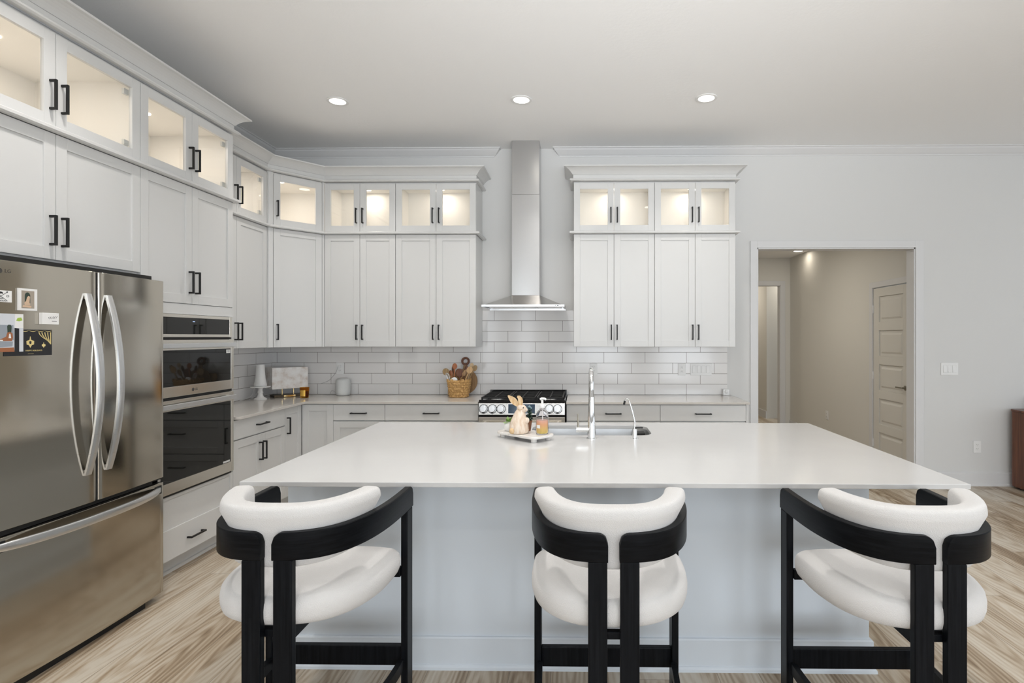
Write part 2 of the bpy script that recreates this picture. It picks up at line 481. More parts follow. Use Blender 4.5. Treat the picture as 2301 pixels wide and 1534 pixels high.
# ------------------------------------------------------------------ the room
CEIL = 3.345
LW = -3.09
LC = LW+0.0015     # cabinet backs stand a hair off the walls
OX0, OX1, OZ = 1.755, 3.31, 2.351
struct(MB().box(LW-0.15, SIDE+0.15, REAR-0.15, 6.6, -0.1, 0).build('floor', 'floor_planks'))
struct(MB().box(LW-0.15, SIDE+0.15, REAR-0.15, 0.12, CEIL, CEIL+0.12).build('ceiling', 'ceiling_paint'))
w = MB()
w.box(LW-0.15, OX0, 0, 0.12, 0, CEIL); w.box(OX1, SIDE+0.15, 0, 0.12, 0, CEIL); w.box(OX0, OX1, 0, 0.12, OZ, CEIL)
struct(w.build('wall_back', 'wall_paint'))
struct(MB().box(LW-0.15, LW, REAR-0.15, 0, 0, CEIL).build('wall_left', 'wall_paint'))
w = MB(); xs = LW-0.15
for wx, ww in WIN_REAR:
    w.box(xs, wx-ww/2, REAR-0.15, REAR, 0, CEIL); w.box(wx-ww/2, wx+ww/2, REAR-0.15, REAR, 0, 0.45); w.box(wx-ww/2, wx+ww/2, REAR-0.15, REAR, 2.65, CEIL)
    xs = wx+ww/2
w.box(xs, SIDE+0.15, REAR-0.15, REAR, 0, CEIL)
struct(w.build('wall_rear', 'wall_paint'))
w = MB(); ys = REAR
for wy in WIN_SIDE:
    w.box(SIDE, SIDE+0.15, ys, wy-0.9, 0, CEIL); w.box(SIDE, SIDE+0.15, wy-0.9, wy+0.9, 0, 0.45); w.box(SIDE, SIDE+0.15, wy-0.9, wy+0.9, 2.65, CEIL)
    ys = wy+0.9
w.box(SIDE, SIDE+0.15, ys, 0, 0, CEIL)
struct(w.build('wall_right', 'wall_paint'))
k = 1
for wx, ww in WIN_REAR:
    f_ = MB(); a, b = wx-ww/2, wx+ww/2
    for q in ((a, a+0.06, 0.45, 2.65), (b-0.06, b, 0.45, 2.65), (a, b, 0.45, 0.51), (a, b, 2.59, 2.65), (a, b, 1.53, 1.57)):
        f_.box(q[0], q[1], REAR-0.02, REAR+0.03, q[2], q[3])
    struct(f_.build('window_%d' % k, 'trim_paint')); k += 1
for wy in WIN_SIDE:
    f_ = MB(); a, b = wy-0.9, wy+0.9
    for q in ((a, a+0.06, 0.45, 2.65), (b-0.06, b, 0.45, 2.65), (a, b, 0.45, 0.51), (a, b, 2.59, 2.65), (wy-0.03, wy+0.03, 0.45, 2.65)):
        f_.box(SIDE-0.03, SIDE+0.02, q[0], q[1], q[2], q[3])
    struct(f_.build('window_%d' % k, 'trim_paint')); k += 1

# casing of the wide opening and its jambs
c_ = MB()
c_.box(OX0-0.068, OX0, -0.016, 0, 0, OZ+0.068); c_.box(OX1, OX1+0.08, -0.016, 0, 0, OZ+0.068); c_.box(OX0, OX1, -0.016, 0, OZ, OZ+0.068)
struct(c_.build('trim_1', 'trim_paint', bevel=0.002))
j_ = MB()
j_.box(OX0-0.004, OX0+0.012, -0.004, 0.125, 0, OZ); j_.box(OX1-0.012, OX1+0.004, -0.004, 0.125, 0, OZ); j_.box(OX0-0.004, OX1+0.004, -0.004, 0.125, OZ-0.012, OZ+0.004)
struct(j_.build('trim_2', 'trim_paint'))
# baseboards
def baseboard(name, x0, x1, y0, y1, m='trim_paint'):
    b = MB(); b.box(x0, x1, y0, y1, 0, 0.132); struct(b.build(name, m, bevel=0.003))
b = MB().sweep([(OX1+0.08, 0), (SIDE, 0)], [(0, 0), (0.026, 0), (0.024, 0.016), (0.016, 0.022), (0.016, 0.127), (0.012, 0.132), (0, 0.132)])
struct(b.build('baseboard_back', 'trim_paint'))
b = MB().sweep([(OX0-0.068, 0), (1.50, 0)], [(0, 0), (0.016, 0), (0.016, 0.132), (0, 0.132)], side=-1)
struct(b.build('baseboard_back_left', 'trim_paint'))
b = MB().sweep([(SIDE, 0), (SIDE, REAR)], [(0, 0), (0.016, 0), (0.016, 0.132), (0, 0.132)])
struct(b.build('baseboard_right', 'trim_paint'))
b = MB().sweep([(LW, REAR), (LW, -3.55)], [(0, 0), (0.016, 0), (0.016, 0.132), (0, 0.132)])
struct(b.build('baseboard_left', 'trim_paint'))

# crown at the ceiling, with a mitred return either side of the hood flue
CR = [(0, 3.262), (0.006, 3.262), (0.008, 3.272), (0.020, 3.282), (0.036, 3.300), (0.052, 3.318), (0.060, 3.332), (0.070, 3.336), (0.070, CEIL), (0, CEIL)]
struct(MB().sweep([(LW, REAR), (LW, 0), (-0.862, 0), (-0.862, 0.001)], CR).build('trim_3', 'trim_paint'))
c = MB().sweep([(-0.20, 0.001), (-0.20, 0), (SIDE, 0), (SIDE, REAR)], CR)
struct(c.build('trim_4', 'trim_paint'))

# ---- hall seen through the opening
HX = 3.38; HY = 3.5; HC = 2.74
h = MB(); h.box(HX, HX+0.1, 0.12, 0.22, 0, HC); h.box(HX, HX+0.1, 0.93, HY+0.1, 0, HC); h.box(HX, HX+0.1, 0.22, 0.93, 2.03, HC)
struct(h.build('wall_hall_right', 'hall_paint'))
h = MB(); h.box(0.6, 2.3, HY, HY+0.1, 0, HC); h.box(3.225, HX, HY, HY+0.1, 0, HC); h.box(2.3, 3.225, HY, HY+0.1, 2.30, HC)
struct(h.build('wall_hall_end', 'hall_paint'))
struct(MB().box(0.5, 0.6, 0.12, 6.5, 0, HC).build('wall_hall_left', 'hall_paint'))
struct(MB().box(0.5, 4.6, 0.12, 6.5, HC, HC+0.1).build('ceiling_hall', 'ceiling_paint'))
h = MB(); h.box(2.225, 2.3, HY-0.014, HY, 0, 2.37); h.box(3.225, 3.30, HY-0.014, HY, 0, 2.37); h.box(2.3, 3.225, HY-0.014, HY, 2.30, 2.37)
h.box(3.213, 3.228, HY-0.005, HY+0.105, 0, 2.30); h.box(2.297, 2.312, HY-0.005, HY+0.105, 0, 2.30); h.box(2.3, 3.225, HY-0.005, HY+0.105, 2.29, 2.303)
struct(h.build('trim_5', 'trim_paint', bevel=0.002))
struct(MB().box(3.36, 3.60, 4.58, 6.4, 0, HC).build('wall_far_stub', 'hall_paint'))
struct(MB().box(0.5, 4.6, 6.4, 6.5, 0, HC).build('wall_far', 'hall_paint'))
struct(MB().box(4.5, 4.6, 3.6, 6.4, 0, HC).build('wall_far_right', 'hall_paint'))
struct(MB().box(3.346, 3.36, 4.58, 6.4, 0, 0.132).build('baseboard_far', 'trim_paint'))
h = MB(); h.box(HX-0.014, HX, 1.01, HY, 0, 0.132); h.box(HX-0.014, HX, 0.12, 0.15, 0, 0.132)
struct(h.build('baseboard_hall_right', 'trim_paint', bevel=0.003))
h = MB(); h.box(HX-0.014, HX, 0.93, 0.995, 0, 2.095); h.box(HX-0.014, HX, 0.155, 0.22, 0, 2.095); h.box(HX-0.014, HX, 0.22, 0.93, 2.03, 2.095)
struct(h.build('trim_6', 'trim_paint', bevel=0.002))
# five-panel door in the hall wall (local: x along -Y, front faces -X)
def panel_door():
    W_, H_ = 0.70, 2.015
    o = thing('door_1', 'cream five panel hall door with lever, seen through the wide opening', 'door', (HX+0.004, 0.925, 0.006), -PI/2)
    o['kind'] = 'structure'
    d = MB(); st = 0.11; rail = 0.095; n = 5
    ph = (H_-rail*(n+1))/n
    d.box(0, st, 0, 0.035, 0, H_); d.box(W_-st, W_, 0, 0.035, 0, H_)
    for i in range(n+1): d.box(st, W_-st, 0, 0.035, i*(ph+rail), i*(ph+rail)+rail)
    for i in range(n):
        z0 = rail+i*(ph+rail); z1 = z0+ph
        d.box(st, W_-st, 0.014, 0.03, z0, z1)
        # raised field with bevelled margin
        a = 0.03; b2 = 0.05
        d.hexa([(st+a,0.014,z0+a),(W_-st-a,0.014,z0+a),(W_-st-a,0.014,z1-a),(st+a,0.014,z1-a)],
               [(st+b2,0.004,z0+b2),(W_-st-b2,0.004,z0+b2),(W_-st-b2,0.004,z1-b2),(st+b2,0.004,z1-b2)])
    d.build('door_panel', 'door_paint', o, bevel=0.0015)
    hd = MB(); hd.lathe([(0.026, 0), (0.026, 0.008), (0.01, 0.010), (0.01, 0.04)], (0.635, 0, 0.93), 20, 'Y')
    hd.v = [(x, -y if y > 0 else y, z) for x, y, z in hd.v]
    hd.box(0.52, 0.645, -0.045, -0.033, 0.922, 0.938)
    hd.build('lever_handle', 'nickel', o, bevel=0.002)
    for z in (0.25, 1.02, 1.78):
        MB().box(-0.006, 0.004, -0.012, 0.002, z-0.045, z+0.045).build('hinge', 'plastic_white', o)
    return o
panel_door()

# ------------------------------------------------------------------ recessed lamps
def can_light(label, x, y, z=CEIL, power=6.5, group='recessed ceiling lamps', r=0.062, col=(1.0, 0.96, 0.92), spread=1.9):
    t = thing('recessed_light', label, 'ceiling light', (x, y, z), 0, group)
    MB().lathe([(r, -0.001), (r+0.022, -0.001), (r+0.022, -0.006), (r+0.012, -0.009), (r, -0.006), (r, -0.001)], seg=40, caps=False).build('trim_ring', 'plastic_white', t, smooth=True)
    MB().lathe([(0, -0.0045), (r, -0.0045), (r, -0.001), (0, -0.001)], seg=40).build('lens', 'lamp_lens', t)
    l = area_light('lamp', (0, 0, -0.012), (0, 0, 0), 2*r, 2*r, power, col, 'DISK', spread=spread); l.parent = t
    return t
can_light('left lamp of the three in the kitchen ceiling', -1.93, -1.165)
can_light('middle lamp of three in the kitchen ceiling, above the range', -0.465, -1.171)
can_light('right lamp of the three in the kitchen ceiling', 0.991, -1.18)
i = 0
for yy in (-3.2, -6.0, -8.4):
    for xx in (-1.93, -0.465, 0.991, 3.2, 5.6):
        can_light('ceiling lamp behind the stools, outside the view', xx, yy, power=6.5, group='recessed lamps outside the view')
can_light('small lamp in the hall ceiling beyond the opening', 3.22, 2.75, HC, power=0.9, group='hall lamps', col=(1.0, 0.88, 0.72), spread=PI)
can_light('added fill lamp for the hall, hidden above the opening', 2.0, 1.5, HC, power=16, group='hall lamps', col=(1.0, 0.92, 0.80), spread=PI)  # unseen fill added to brighten the hall
can_light('lamp in the room beyond the hall', 3.9, 4.2, HC, power=8, group='hall lamps', col=(1.0, 0.92, 0.80), spread=PI)
can_light('lamp in the far room beyond the hall', 2.6, 5.2, HC, power=12, group='hall lamps', col=(1.0, 0.90, 0.76), spread=PI)

# ------------------------------------------------------------------ cabinets
def pull(parent, x, y, z, length=0.142, vertical=True, name='handle'):
    """square bar pull; x,z centre on the front plane at depth y (front faces -y)"""
    b = MB(); w = 0.0055; L = length/2
    if vertical:
        b.box(x-w, x+w, y-0.034, y-0.024, z-L, z+L)
        b.box(x-w, x+w, y-0.026, y, z-L, z-L+0.011); b.box(x-w, x+w, y-0.026, y, z+L-0.011, z+L)
    else:
        b.box(x-L, x+L, y-0.034, y-0.024, z-w, z+w)
        b.box(x-L, x-L+0.011, y-0.026, y, z-w, z+w); b.box(x+L-0.011, x+L, y-0.026, y, z-w, z+w)
    return b.build(name, 'black_metal', parent, bevel=0.0012)

def shaker(parent, x0, x1, z0, z1, y, glassy=False, hx=None, hz=None, fw=0.057, name='door', hinges=0, flat=False, hor=False, br=None, tr=None):
    """shaker front, front plane at y (faces -y), 2 cm thick. hx: handle x, hz: handle centre z"""
    T = 0.02; g = 0.0016
    x0 += g; x1 -= g; z0 += g; z1 -= g
    d = MB()
    if flat:
        d.box(x0, x1, y, y+T, z0, z1)
    else:
        d.box(x0, x0+fw, y, y+T, z0, z1); d.box(x1-fw, x1, y, y+T, z0, z1)
        br = br or fw; tr = tr or fw
        d.box(x0+fw, x1-fw, y, y+T, z0, z0+br); d.box(x0+fw, x1-fw, y, y+T, z1-tr, z1)
        if not glassy: d.box(x0+fw-0.001, x1-fw+0.001, y+0.008, y+T-0.002, z0+br-0.001, z1-tr+0.001)
    dr = d.build(name, 'cab_white', parent, bevel=0.0012)
    if glassy:
        MB().box(x0+fw-0.002, x1-fw+0.002, y+0.011, y+0.014, z0+fw-0.002, z1-fw+0.002).build('glass_pane', 'pane_glass', dr)
    if hx is not None: pull(dr, hx, y, hz, vertical=not hor)
    if hinges:
        hxx = x1-fw-0.014 if hinges > 0 else x0+fw+0.014
        for hz_ in (z0+0.085, z1-0.085):
            hm = MB(); hm.box(hxx-0.016, hxx+0.016, y+0.0215, y+0.036, hz_-0.016, hz_+0.016); hm.lathe([(0.008, 0), (0.008, 0.004)], (hxx, y+0.021, hz_), 12, 'Y')
            hm.build('cup_hinge', 'plastic_grey', dr, bevel=0.002)
    return dr

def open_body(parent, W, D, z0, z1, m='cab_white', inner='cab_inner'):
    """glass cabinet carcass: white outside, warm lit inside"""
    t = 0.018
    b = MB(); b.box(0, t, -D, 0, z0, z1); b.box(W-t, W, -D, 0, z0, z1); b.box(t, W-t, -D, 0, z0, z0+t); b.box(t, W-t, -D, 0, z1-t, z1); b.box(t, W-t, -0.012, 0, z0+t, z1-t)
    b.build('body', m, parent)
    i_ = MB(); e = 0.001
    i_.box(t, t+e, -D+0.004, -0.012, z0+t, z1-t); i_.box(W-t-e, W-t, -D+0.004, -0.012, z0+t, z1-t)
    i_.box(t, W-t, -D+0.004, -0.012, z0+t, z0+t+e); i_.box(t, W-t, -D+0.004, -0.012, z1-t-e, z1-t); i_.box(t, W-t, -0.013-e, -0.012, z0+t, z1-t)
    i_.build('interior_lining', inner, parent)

def puck(parent, x, y, z, power=0.9):
    MB().lathe([(0, -0.004), (0.026, -0.004), (0.026, 0), (0, 0)], (x, y, z), 24).build('puck_light', 'puck_lens', parent)
    l = area_light('puck_lamp', (x, y, z-0.008), (0, 0, 0), 0.05, 0.05, power, (1.0, 0.90, 0.80), 'DISK'); l.parent = parent

ZL0, ZL1, ZU0, ZU1 = 1.375, 2.430, 2.455, 2.922
def wall_pair(label_low, label_up, loc, rotz, W, D, split, hinge_show=False, zl0=ZL0, group_l=None, group_u=None, top=True, body_low=True, hz_low=0.137):
    t = thing('wall_cabinet', label_low, 'cabinet', loc, rotz, group_l)
    MB().box(0, W, -D+0.0205, 0, zl0, ZL1).build('body', 'cab_white', t)
    shaker(t, 0, split, zl0, ZL1, -D, hx=split-0.026, hz=zl0+hz_low); shaker(t, split, W, zl0, ZL1, -D, hx=split+0.028, hz=zl0+hz_low)
    u = thing('glass_cabinet', label_up, 'cabinet', loc, rotz, group_u)
    open_body(u, W, D-0.0205, ZU0, ZU1)
    hs = 1 if hinge_show else 0
    shaker(u, 0, split, ZU0, ZU1-0.012, -D, True, split-0.03, ZU0+0.15); shaker(u, split, W, ZU0, ZU1-0.012, -D, True, split+0.03, ZU0+0.15, hinges=hs)
    puck(u, split, -0.14, ZU1-0.019, 1.6 if hinge_show else 0.9)
    return t, u

GB = 'white shaker wall cabinets'; GG = 'glass front top cabinets'
wall_pair('narrower white wall cabinet between the diagonal corner cabinet and its wider neighbour', 'lit glass cabinet directly right of the diagonal corner one',
          (-2.4075, -0.0015, 0), 0, 0.6715, 0.35, 0.335, group_l=GB, group_u=GG)
wall_pair('white two door wall cabinet just left of the steel hood', 'lit glass cabinet just left of the hood flue',
          (-1.735, -0.0015, 0), 0, 0.757, 0.35, 0.382, group_l=GB, group_u=GG)
wall_pair('white two door wall cabinet just right of the steel hood', 'lit glass cabinet just right of the hood flue',
          (-0.06, -0.0015, 0), 0, 0.754, 0.35, 0.376, group_l=GB, group_u=GG)
wall_pair('white two door wall cabinet at the far right end, nearest the opening', 'rightmost lit glass cabinet, nearest the wide opening',
          (0.695, -0.0015, 0), 0, 0.751, 0.35, 0.377, group_l=GB, group_u=GG)
# left run (front faces +X): local x = world +Y
DL = 0.35
wall_pair('white wall cabinet on the left wall, half hidden behind the tall oven cabinet', 'glass cabinet on the left wall, half hidden by the oven cabinet',
          (LC, -1.6155, 0), PI/2, 0.884, DL, 0.447, True, group_l=GB, group_u=GG)

# diagonal corner cabinet
A_ = Vector((LW+0.35, -0.73)); B_ = Vector((-2.408, -0.35))
dv = (B_-A_); FW = dv.length; ang = math.atan2(dv.y, dv.x)
def corner_poly(off=0.0):
    n = Vector((dv.y, -dv.x)).normalized()*(-0.0205-off)
    a = A_+n; b = B_+n
    return [(LC, -0.0015), (LC, A_.y+0.001), (LW+0.33, A_.y+0.001), (a.x, a.y), (b.x, b.y), (B_.x-0.001, -0.33), (B_.x-0.001, -0.0015)]
t = thing('corner_wall_cabinet', 'tall white single door diagonal cabinet in the corner', 'cabinet', (A_.x, A_.y, 0), ang)
Mi = (Matrix.Translation((A_.x, A_.y, 0)) @ Matrix.Rotation(ang, 4, 'Z')).inverted()
MB().prism(corner_poly(), ZL0, ZL1).xf(Mi).build('body', 'cab_white', t)
P_ = 0.052
shaker(t, P_, FW-0.022, ZL0, ZL1, 0, hx=P_+0.03, hz=ZL0+0.137)
MB().box(FW-0.02, FW-0.002, 0.0, 0.02, ZL0, ZL1).build('filler_strip', 'cab_white', t, bevel=0.001)
pm = MB(); pm.box(0.002, P_-0.002, 0.0, 0.02, ZL0, ZL1); pm.box(0.012, P_-0.016, -0.004, 0.001, ZL0, ZL1)
pm.build('pilaster', 'cab_white', t, bevel=0.001)
u = thing('corner_glass_cabinet', 'lit single door glass cabinet set diagonally across the corner', 'cabinet', (A_.x, A_.y, 0), ang)
tw = 0.018
b = MB(); b.prism(corner_poly(), ZU0, ZU0+tw); b.prism(corner_poly(), ZU1-tw, ZU1)
cp = corner_poly()
for q, r_ in ((0, 1), (5, 6), (6, 0), (1, 2)):
    p, s_ = Vector(cp[q]), Vector(cp[r_]); d_ = (s_-p).normalized(); n_ = Vector((-d_.y, d_.x))*0.014
    b.prism([tuple(p), tuple(s_), tuple(s_+n_), tuple(p+n_)], ZU0+tw, ZU1-tw)
b.xf(Mi).build('body', 'cab_inner', u)
shaker(u, P_, FW-0.022, ZU0, ZU1-0.012, 0, True, hx=P_+0.03, hz=ZU0+0.15)
MB().box(FW-0.02, FW-0.002, 0.0, 0.02, ZU0, ZU1).build('filler_strip', 'cab_white', u, bevel=0.001)
pm = MB(); pm.box(0.002, P_-0.002, 0.0, 0.02, ZU0, ZU1); pm.box(0.012, P_-0.016, -0.004, 0.001, ZU0, ZU1)
pm.build('pilaster', 'cab_white', u, bevel=0.001)
puck(u, 0.2, 0.22, ZU1-0.019, 1.8)

# tall units on the left wall, front plane X=-2.49
TX = -2.49; TD = TX-LW   # 0.60
def tall_top(root, W, split, zl0):
    shaker(root, 0, split, zl0, ZL1, -TD, hx=split-0.03, hz=zl0+0.137); shaker(root, split, W, zl0, ZL1, -TD, hx=split+0.03, hz=zl0+0.137)
# over-fridge cabinet
t = thing('fridge_cabinet', 'white two door cabinet above the refrigerator', 'cabinet', (LC, -3.495, 0), PI/2)
b = MB(); b.box(0, 1.028, -TD+0.0205, 0, 1.815, ZL1)
b.build('body', 'cab_white', t)
tall_top(t, 1.028, 0.514, 1.831)
MB().box(0, 0.02, -TD+0.0205, 0, 0, 1.815).build('side_panel', 'cab_white', t)
u = thing('glass_cabinet', 'large glass cabinet at top left, above the refrigerator', 'cabinet', (LC, -3.495, 0), PI/2, GG)
open_body(u, 1.028, TD-0.0205, ZU0, ZU1)
shaker(u, 0, 0.514, ZU0, ZU1-0.012, -TD, True, 0.484, ZU0+0.15); shaker(u, 0.514, 1.028, ZU0, ZU1-0.012, -TD, True, 0.544, ZU0+0.15, hinges=1)
puck(u, 0.514, -TD*0.5, ZU1-0.019, 2.0)
# oven tower
OW = 0.849
t = thing('oven_cabinet', 'tall white cabinet holding the built-in ovens', 'cabinet', (LC, -2.466, 0), PI/2)
b = MB(); t1 = 0.02
b.box(0, OW, -TD+0.0205, 0, 1.61, ZL1); b.box(0, t1, -TD+0.0205, 0, 0.1, 1.61); b.box(OW-t1, OW, -TD+0.0205, 0, 0.1, 1.61)
b.box(t1, OW-t1, -TD+0.0205, 0, 0.1, 0.512)
b.box(t1, 0.036, -TD+0.004, -TD+0.03, 0.512, 1.61); b.box(OW-0.036, OW-t1, -TD+0.004, -TD+0.03, 0.512, 1.61)
b.box(0, OW, -TD+0.003, -TD+0.022, 1.61, 1.675)
b.build('body', 'cab_white', t)
tall_top(t, OW, OW/2, 1.677)
shaker(t, 0, OW, 0.112, 0.503, -TD, name='drawer', hx=OW*0.5+0.02, hz=0.20, fw=0.03, br=0.185, tr=0.018, hor=True)
b = MB(); b.box(0, OW, -TD+0.08, -0.05, 0, 0.1); b.box(0, OW, -TD+0.065, -TD+0.08, 0, 0.02)
b.build('toe_kick', 'cab_white', t)
u = thing('glass_cabinet', 'glass cabinet above the oven tower', 'cabinet', (LC, -2.466, 0), PI/2, GG)
open_body(u, OW, TD-0.0205, ZU0, ZU1)
shaker(u, 0, OW/2, ZU0, ZU1-0.012, -TD, True, OW/2-0.03, ZU0+0.15); shaker(u, OW/2, OW, ZU0, ZU1-0.012, -TD, True, OW/2+0.03, ZU0+0.15, hinges=1)
puck(u, OW/2, -TD*0.5, ZU1-0.019, 1.8)

# mouldings carried along the cabinet tops
MID = [(0.004, 2.4305), (0.026, 2.4305), (0.038, 2.4365), (0.038, 2.449), (0.030, 2.4545), (0.004, 2.4545)]
BEAD = [(0, 2.9225), (0.026, 2.9225), (0.036, 2.929), (0.036, 2.938), (0.028, 2.944), (0, 2.944)]
FRI = [(0, 2.9445), (0.006, 2.9445), (0.006, 2.982), (0, 2.982)]
CRN = [(0.0, 2.9825), (0.010, 2.9825), (0.014, 2.988), (0.020, 2.996), (0.030, 3.008), (0.042, 3.019), (0.056, 3.029), (0.072, 3.037), (0.088, 3.041), (0.088, 3.052), (0.0, 3.052)]
def mouldings(path, names, labels):
    for (nm, cat), lab, prof in zip(names, labels, (MID, None, CRN)):
        if prof is None:
            m_ = MB(); m_.sweep(path, BEAD); m_.sweep(path, FRI)
            o = m_.build(nm, 'cab_white')
        else:
            o = MB().sweep(path, prof).build(nm, 'cab_white', smooth=False)
        tag(o, lab, cat)
NM = (('light_rail_moulding', 'moulding'), ('frieze_moulding', 'moulding'), ('cabinet_crown', 'moulding'))
mouldings([(LW+0.35, -1.525), (A_.x, A_.y), (B_.x, B_.y), (-0.978, -0.35), (-0.978, -0.002)], NM,
          ('thin white moulding under the glass cabinets that wraps the corner', 'white frieze band above the glass cabinets wrapping the corner', 'white crown on the cabinets wrapping the corner left of the hood'))
mouldings([(-0.06, -0.002), (-0.06, -0.35), (1.446, -0.35), (1.446, -0.002)], NM,
          ('thin white moulding under the glass cabinets right of the hood', 'white frieze band above the glass cabinets right of the hood', 'white crown on the cabinets right of the hood'))
mouldings([(TX, -3.495), (TX, -1.618), (LW+0.45, -1.618)], NM,
          ('thin white moulding above the fridge and oven doors', 'white frieze band at the top of the tall fridge and oven units', 'white crown on the tall fridge and oven units'))

# ------------------------------------------------------------------ base cabinets and worktops
CT = 0.893; CTH = 0.02
BZ1 = 0.8715
def base_body(t, x0, x1, D=0.60, toe=True):
    b = MB(); b.box(x0, x1, -D+0.0005, 0, 0.10, BZ1)
    if toe: b.box(x0, x1, -D+0.075, -0.02, 0, 0.10)
    b.build('body', 'cab_white', t)
# left run: drawer over two doors
t = thing('base_cabinet', 'white base cabinet with one drawer over two doors beside the oven tower', 'cabinet', (LC, -1.616, 0), PI/2, 'base cabinets')
base_body(t, 0, 0.7095, 0.58)
shaker(t, 0, 0.71, 0.722, 0.865, -0.60, name='drawer', flat=True, hx=0.355, hz=0.795, hor=True)
shaker(t, 0, 0.355, 0.112, 0.716, -0.60, hx=0.329, hz=0.585); shaker(t, 0.355, 0.71, 0.112, 0.716, -0.60, hx=0.381, hz=0.585)
# corner unit
t = thing('corner_base_cabinet', 'white corner base cabinet with two narrow folding doors', 'cabinet', (LC, -0.0015, 0), 0, 'base cabinets')
b = MB().prism([(0, 0), (0, -0.9035), (0.58, -0.9035), (0.58, -0.60), (0.883, -0.60), (0.883, 0)], 0.10, BZ1)
b.prism([(0.01, -0.01), (0.01, -0.9), (0.525, -0.9), (0.525, -0.545), (0.88, -0.545), (0.88, -0.01)], 0, 0.10)
b.build('body', 'cab_white', t)
dd = thing('tmp', '', '', (0, 0, 0)); 
d1 = shaker(t, 0, 0.277, 0.112, 0.865, 0, hx=0.03, hz=0.715); d1.location = (0.60, -0.903, 0); d1.rotation_euler = (0, 0, PI/2)
shaker(t, 0.602, 0.885, 0.112, 0.865, -0.62)
bpy.data.objects.remove(dd)
def drawers_cab(label, x0, x1, rows, kind='drawers'):
    t = thing('base_cabinet', label, 'cabinet', (x0, -0.0015, 0), 0, 'base cabinets')
    W_ = x1-x0; base_body(t, 0, W_)
    shaker(t, 0, W_, 0.722, 0.865, -0.62, name='drawer', flat=True, hx=W_/2, hz=0.789, hor=True)
    if kind == 'door':
        shaker(t, 0, W_, 0.112, 0.716, -0.62, hx=W_-0.03, hz=0.585)
    else:
        shaker(t, 0, W_, 0.42, 0.716, -0.62, name='drawer', hx=W_/2, hz=0.6, hor=True)
        shaker(t, 0, W_, 0.112, 0.414, -0.62, name='drawer', hx=W_/2, hz=0.3, hor=True)
    return t
drawers_cab('narrow white base cabinet with drawer and door right of the corner unit', -2.205, -1.742, 1, 'door')
drawers_cab('wide white drawer cabinet immediately left of the range', -1.742, -0.906, 3)
drawers_cab('white drawer cabinet immediately right of the range', -0.122, 0.709, 3)
t = drawers_cab('white drawer cabinet at the right end of the back counter', 0.709, 1.465, 3)
MB().box(0.757, 0.777, -0.618, 0, 0, BZ1).build('end_panel', 'cab_white', t)

# worktops
x1 = LW+0.001
poly = [(x1, -0.001), (x1, -1.616), (-2.475, -1.616)]
for k in range(7):
    a = -PI/2+PI/2*k/6; poly.append((-2.475+0.03*math.cos(a)-0.0, -1.586+0.03*math.sin(a)))
poly += [(-2.445, -0.645), (-0.904, -0.645), (-0.904, -0.001)]
tag(MB().prism(poly, CT-CTH, CT).build('countertop', 'quartz_perimeter', bevel=0.002), 'pale quartz worktop running around the corner, left of the range', 'countertop', 'perimeter worktops')
tag(MB().box(-0.124, 1.495, -0.645, -0.001, CT-CTH, CT).build('countertop', 'quartz_perimeter', bevel=0.002), 'pale quartz worktop right of the range', 'countertop', 'perimeter worktops')

# backsplash tiles
TT = 0.008
b = MB(); b.box(LW+TT, -0.978, -TT, -0.0003, CT+0.0005, ZL0-0.0005); b.box(-0.977, -0.061, -TT, -0.0003, CT+0.0005, 1.7351); b.box(-0.06, 1.458, -TT, -0.0003, CT+0.0005, ZL0-0.0005)
tag(b.build('backsplash', 'tile_back'), 'white stacked subway tile backsplash on the back wall', 'tile backsplash')
tag(MB().box(LW+0.0003, LW+TT, -1.616, -0.0003, CT+0.0005, ZL0-0.0005).build('backsplash', 'tile_left'), 'white subway tile backsplash on the left wall', 'tile backsplash')

# ------------------------------------------------------------------ island
t = thing('kitchen_island', 'white painted island cabinet with baseboard under the big worktop', 'kitchen island', (0, -2.5, 0))
b = MB(); b.box(-1.304, 1.270, -3.122+2.5, -1.87+2.5, 0, 0.60)
b.box(-1.304, 1.270, -3.122+2.5, -2.42+2.5, 0.6, CT-CTH-0.0005); b.box(-1.304, 1.270, -1.90+2.5, -1.87+2.5, 0.6, CT-CTH-0.0005)
b.box(-1.304, -0.40, -2.42+2.5, -1.90+2.5, 0.6, CT-CTH-0.0005); b.box(0.50, 1.270, -2.42+2.5, -1.90+2.5, 0.6, CT-CTH-0.0005)
b.build('body', 'island_paint', t)
IB = [(0, 0), (0.026, 0), (0.025, 0.012), (0.019, 0.020), (0.014, 0.022), (0.014, 0.134), (0.009, 0.140), (0, 0.140)]
pth = [(-1.304, -1.87+2.5), (-1.304, -3.122+2.5), (1.270, -3.122+2.5), (1.270, -1.87+2.5)]
MB().sweep(pth, IB).build('baseboard_trim', 'island_paint', t)
# doors on the hidden working side
for k in range(4):
    dx0 = -1.28+k*0.64
    d = shaker(t, -0.32, 0.32, 0.112, 0.865, 0, hx=0.28, hz=0.7); d.location = (dx0+0.31, -1.848+2.5, 0); d.rotation_euler = (0, 0, PI)
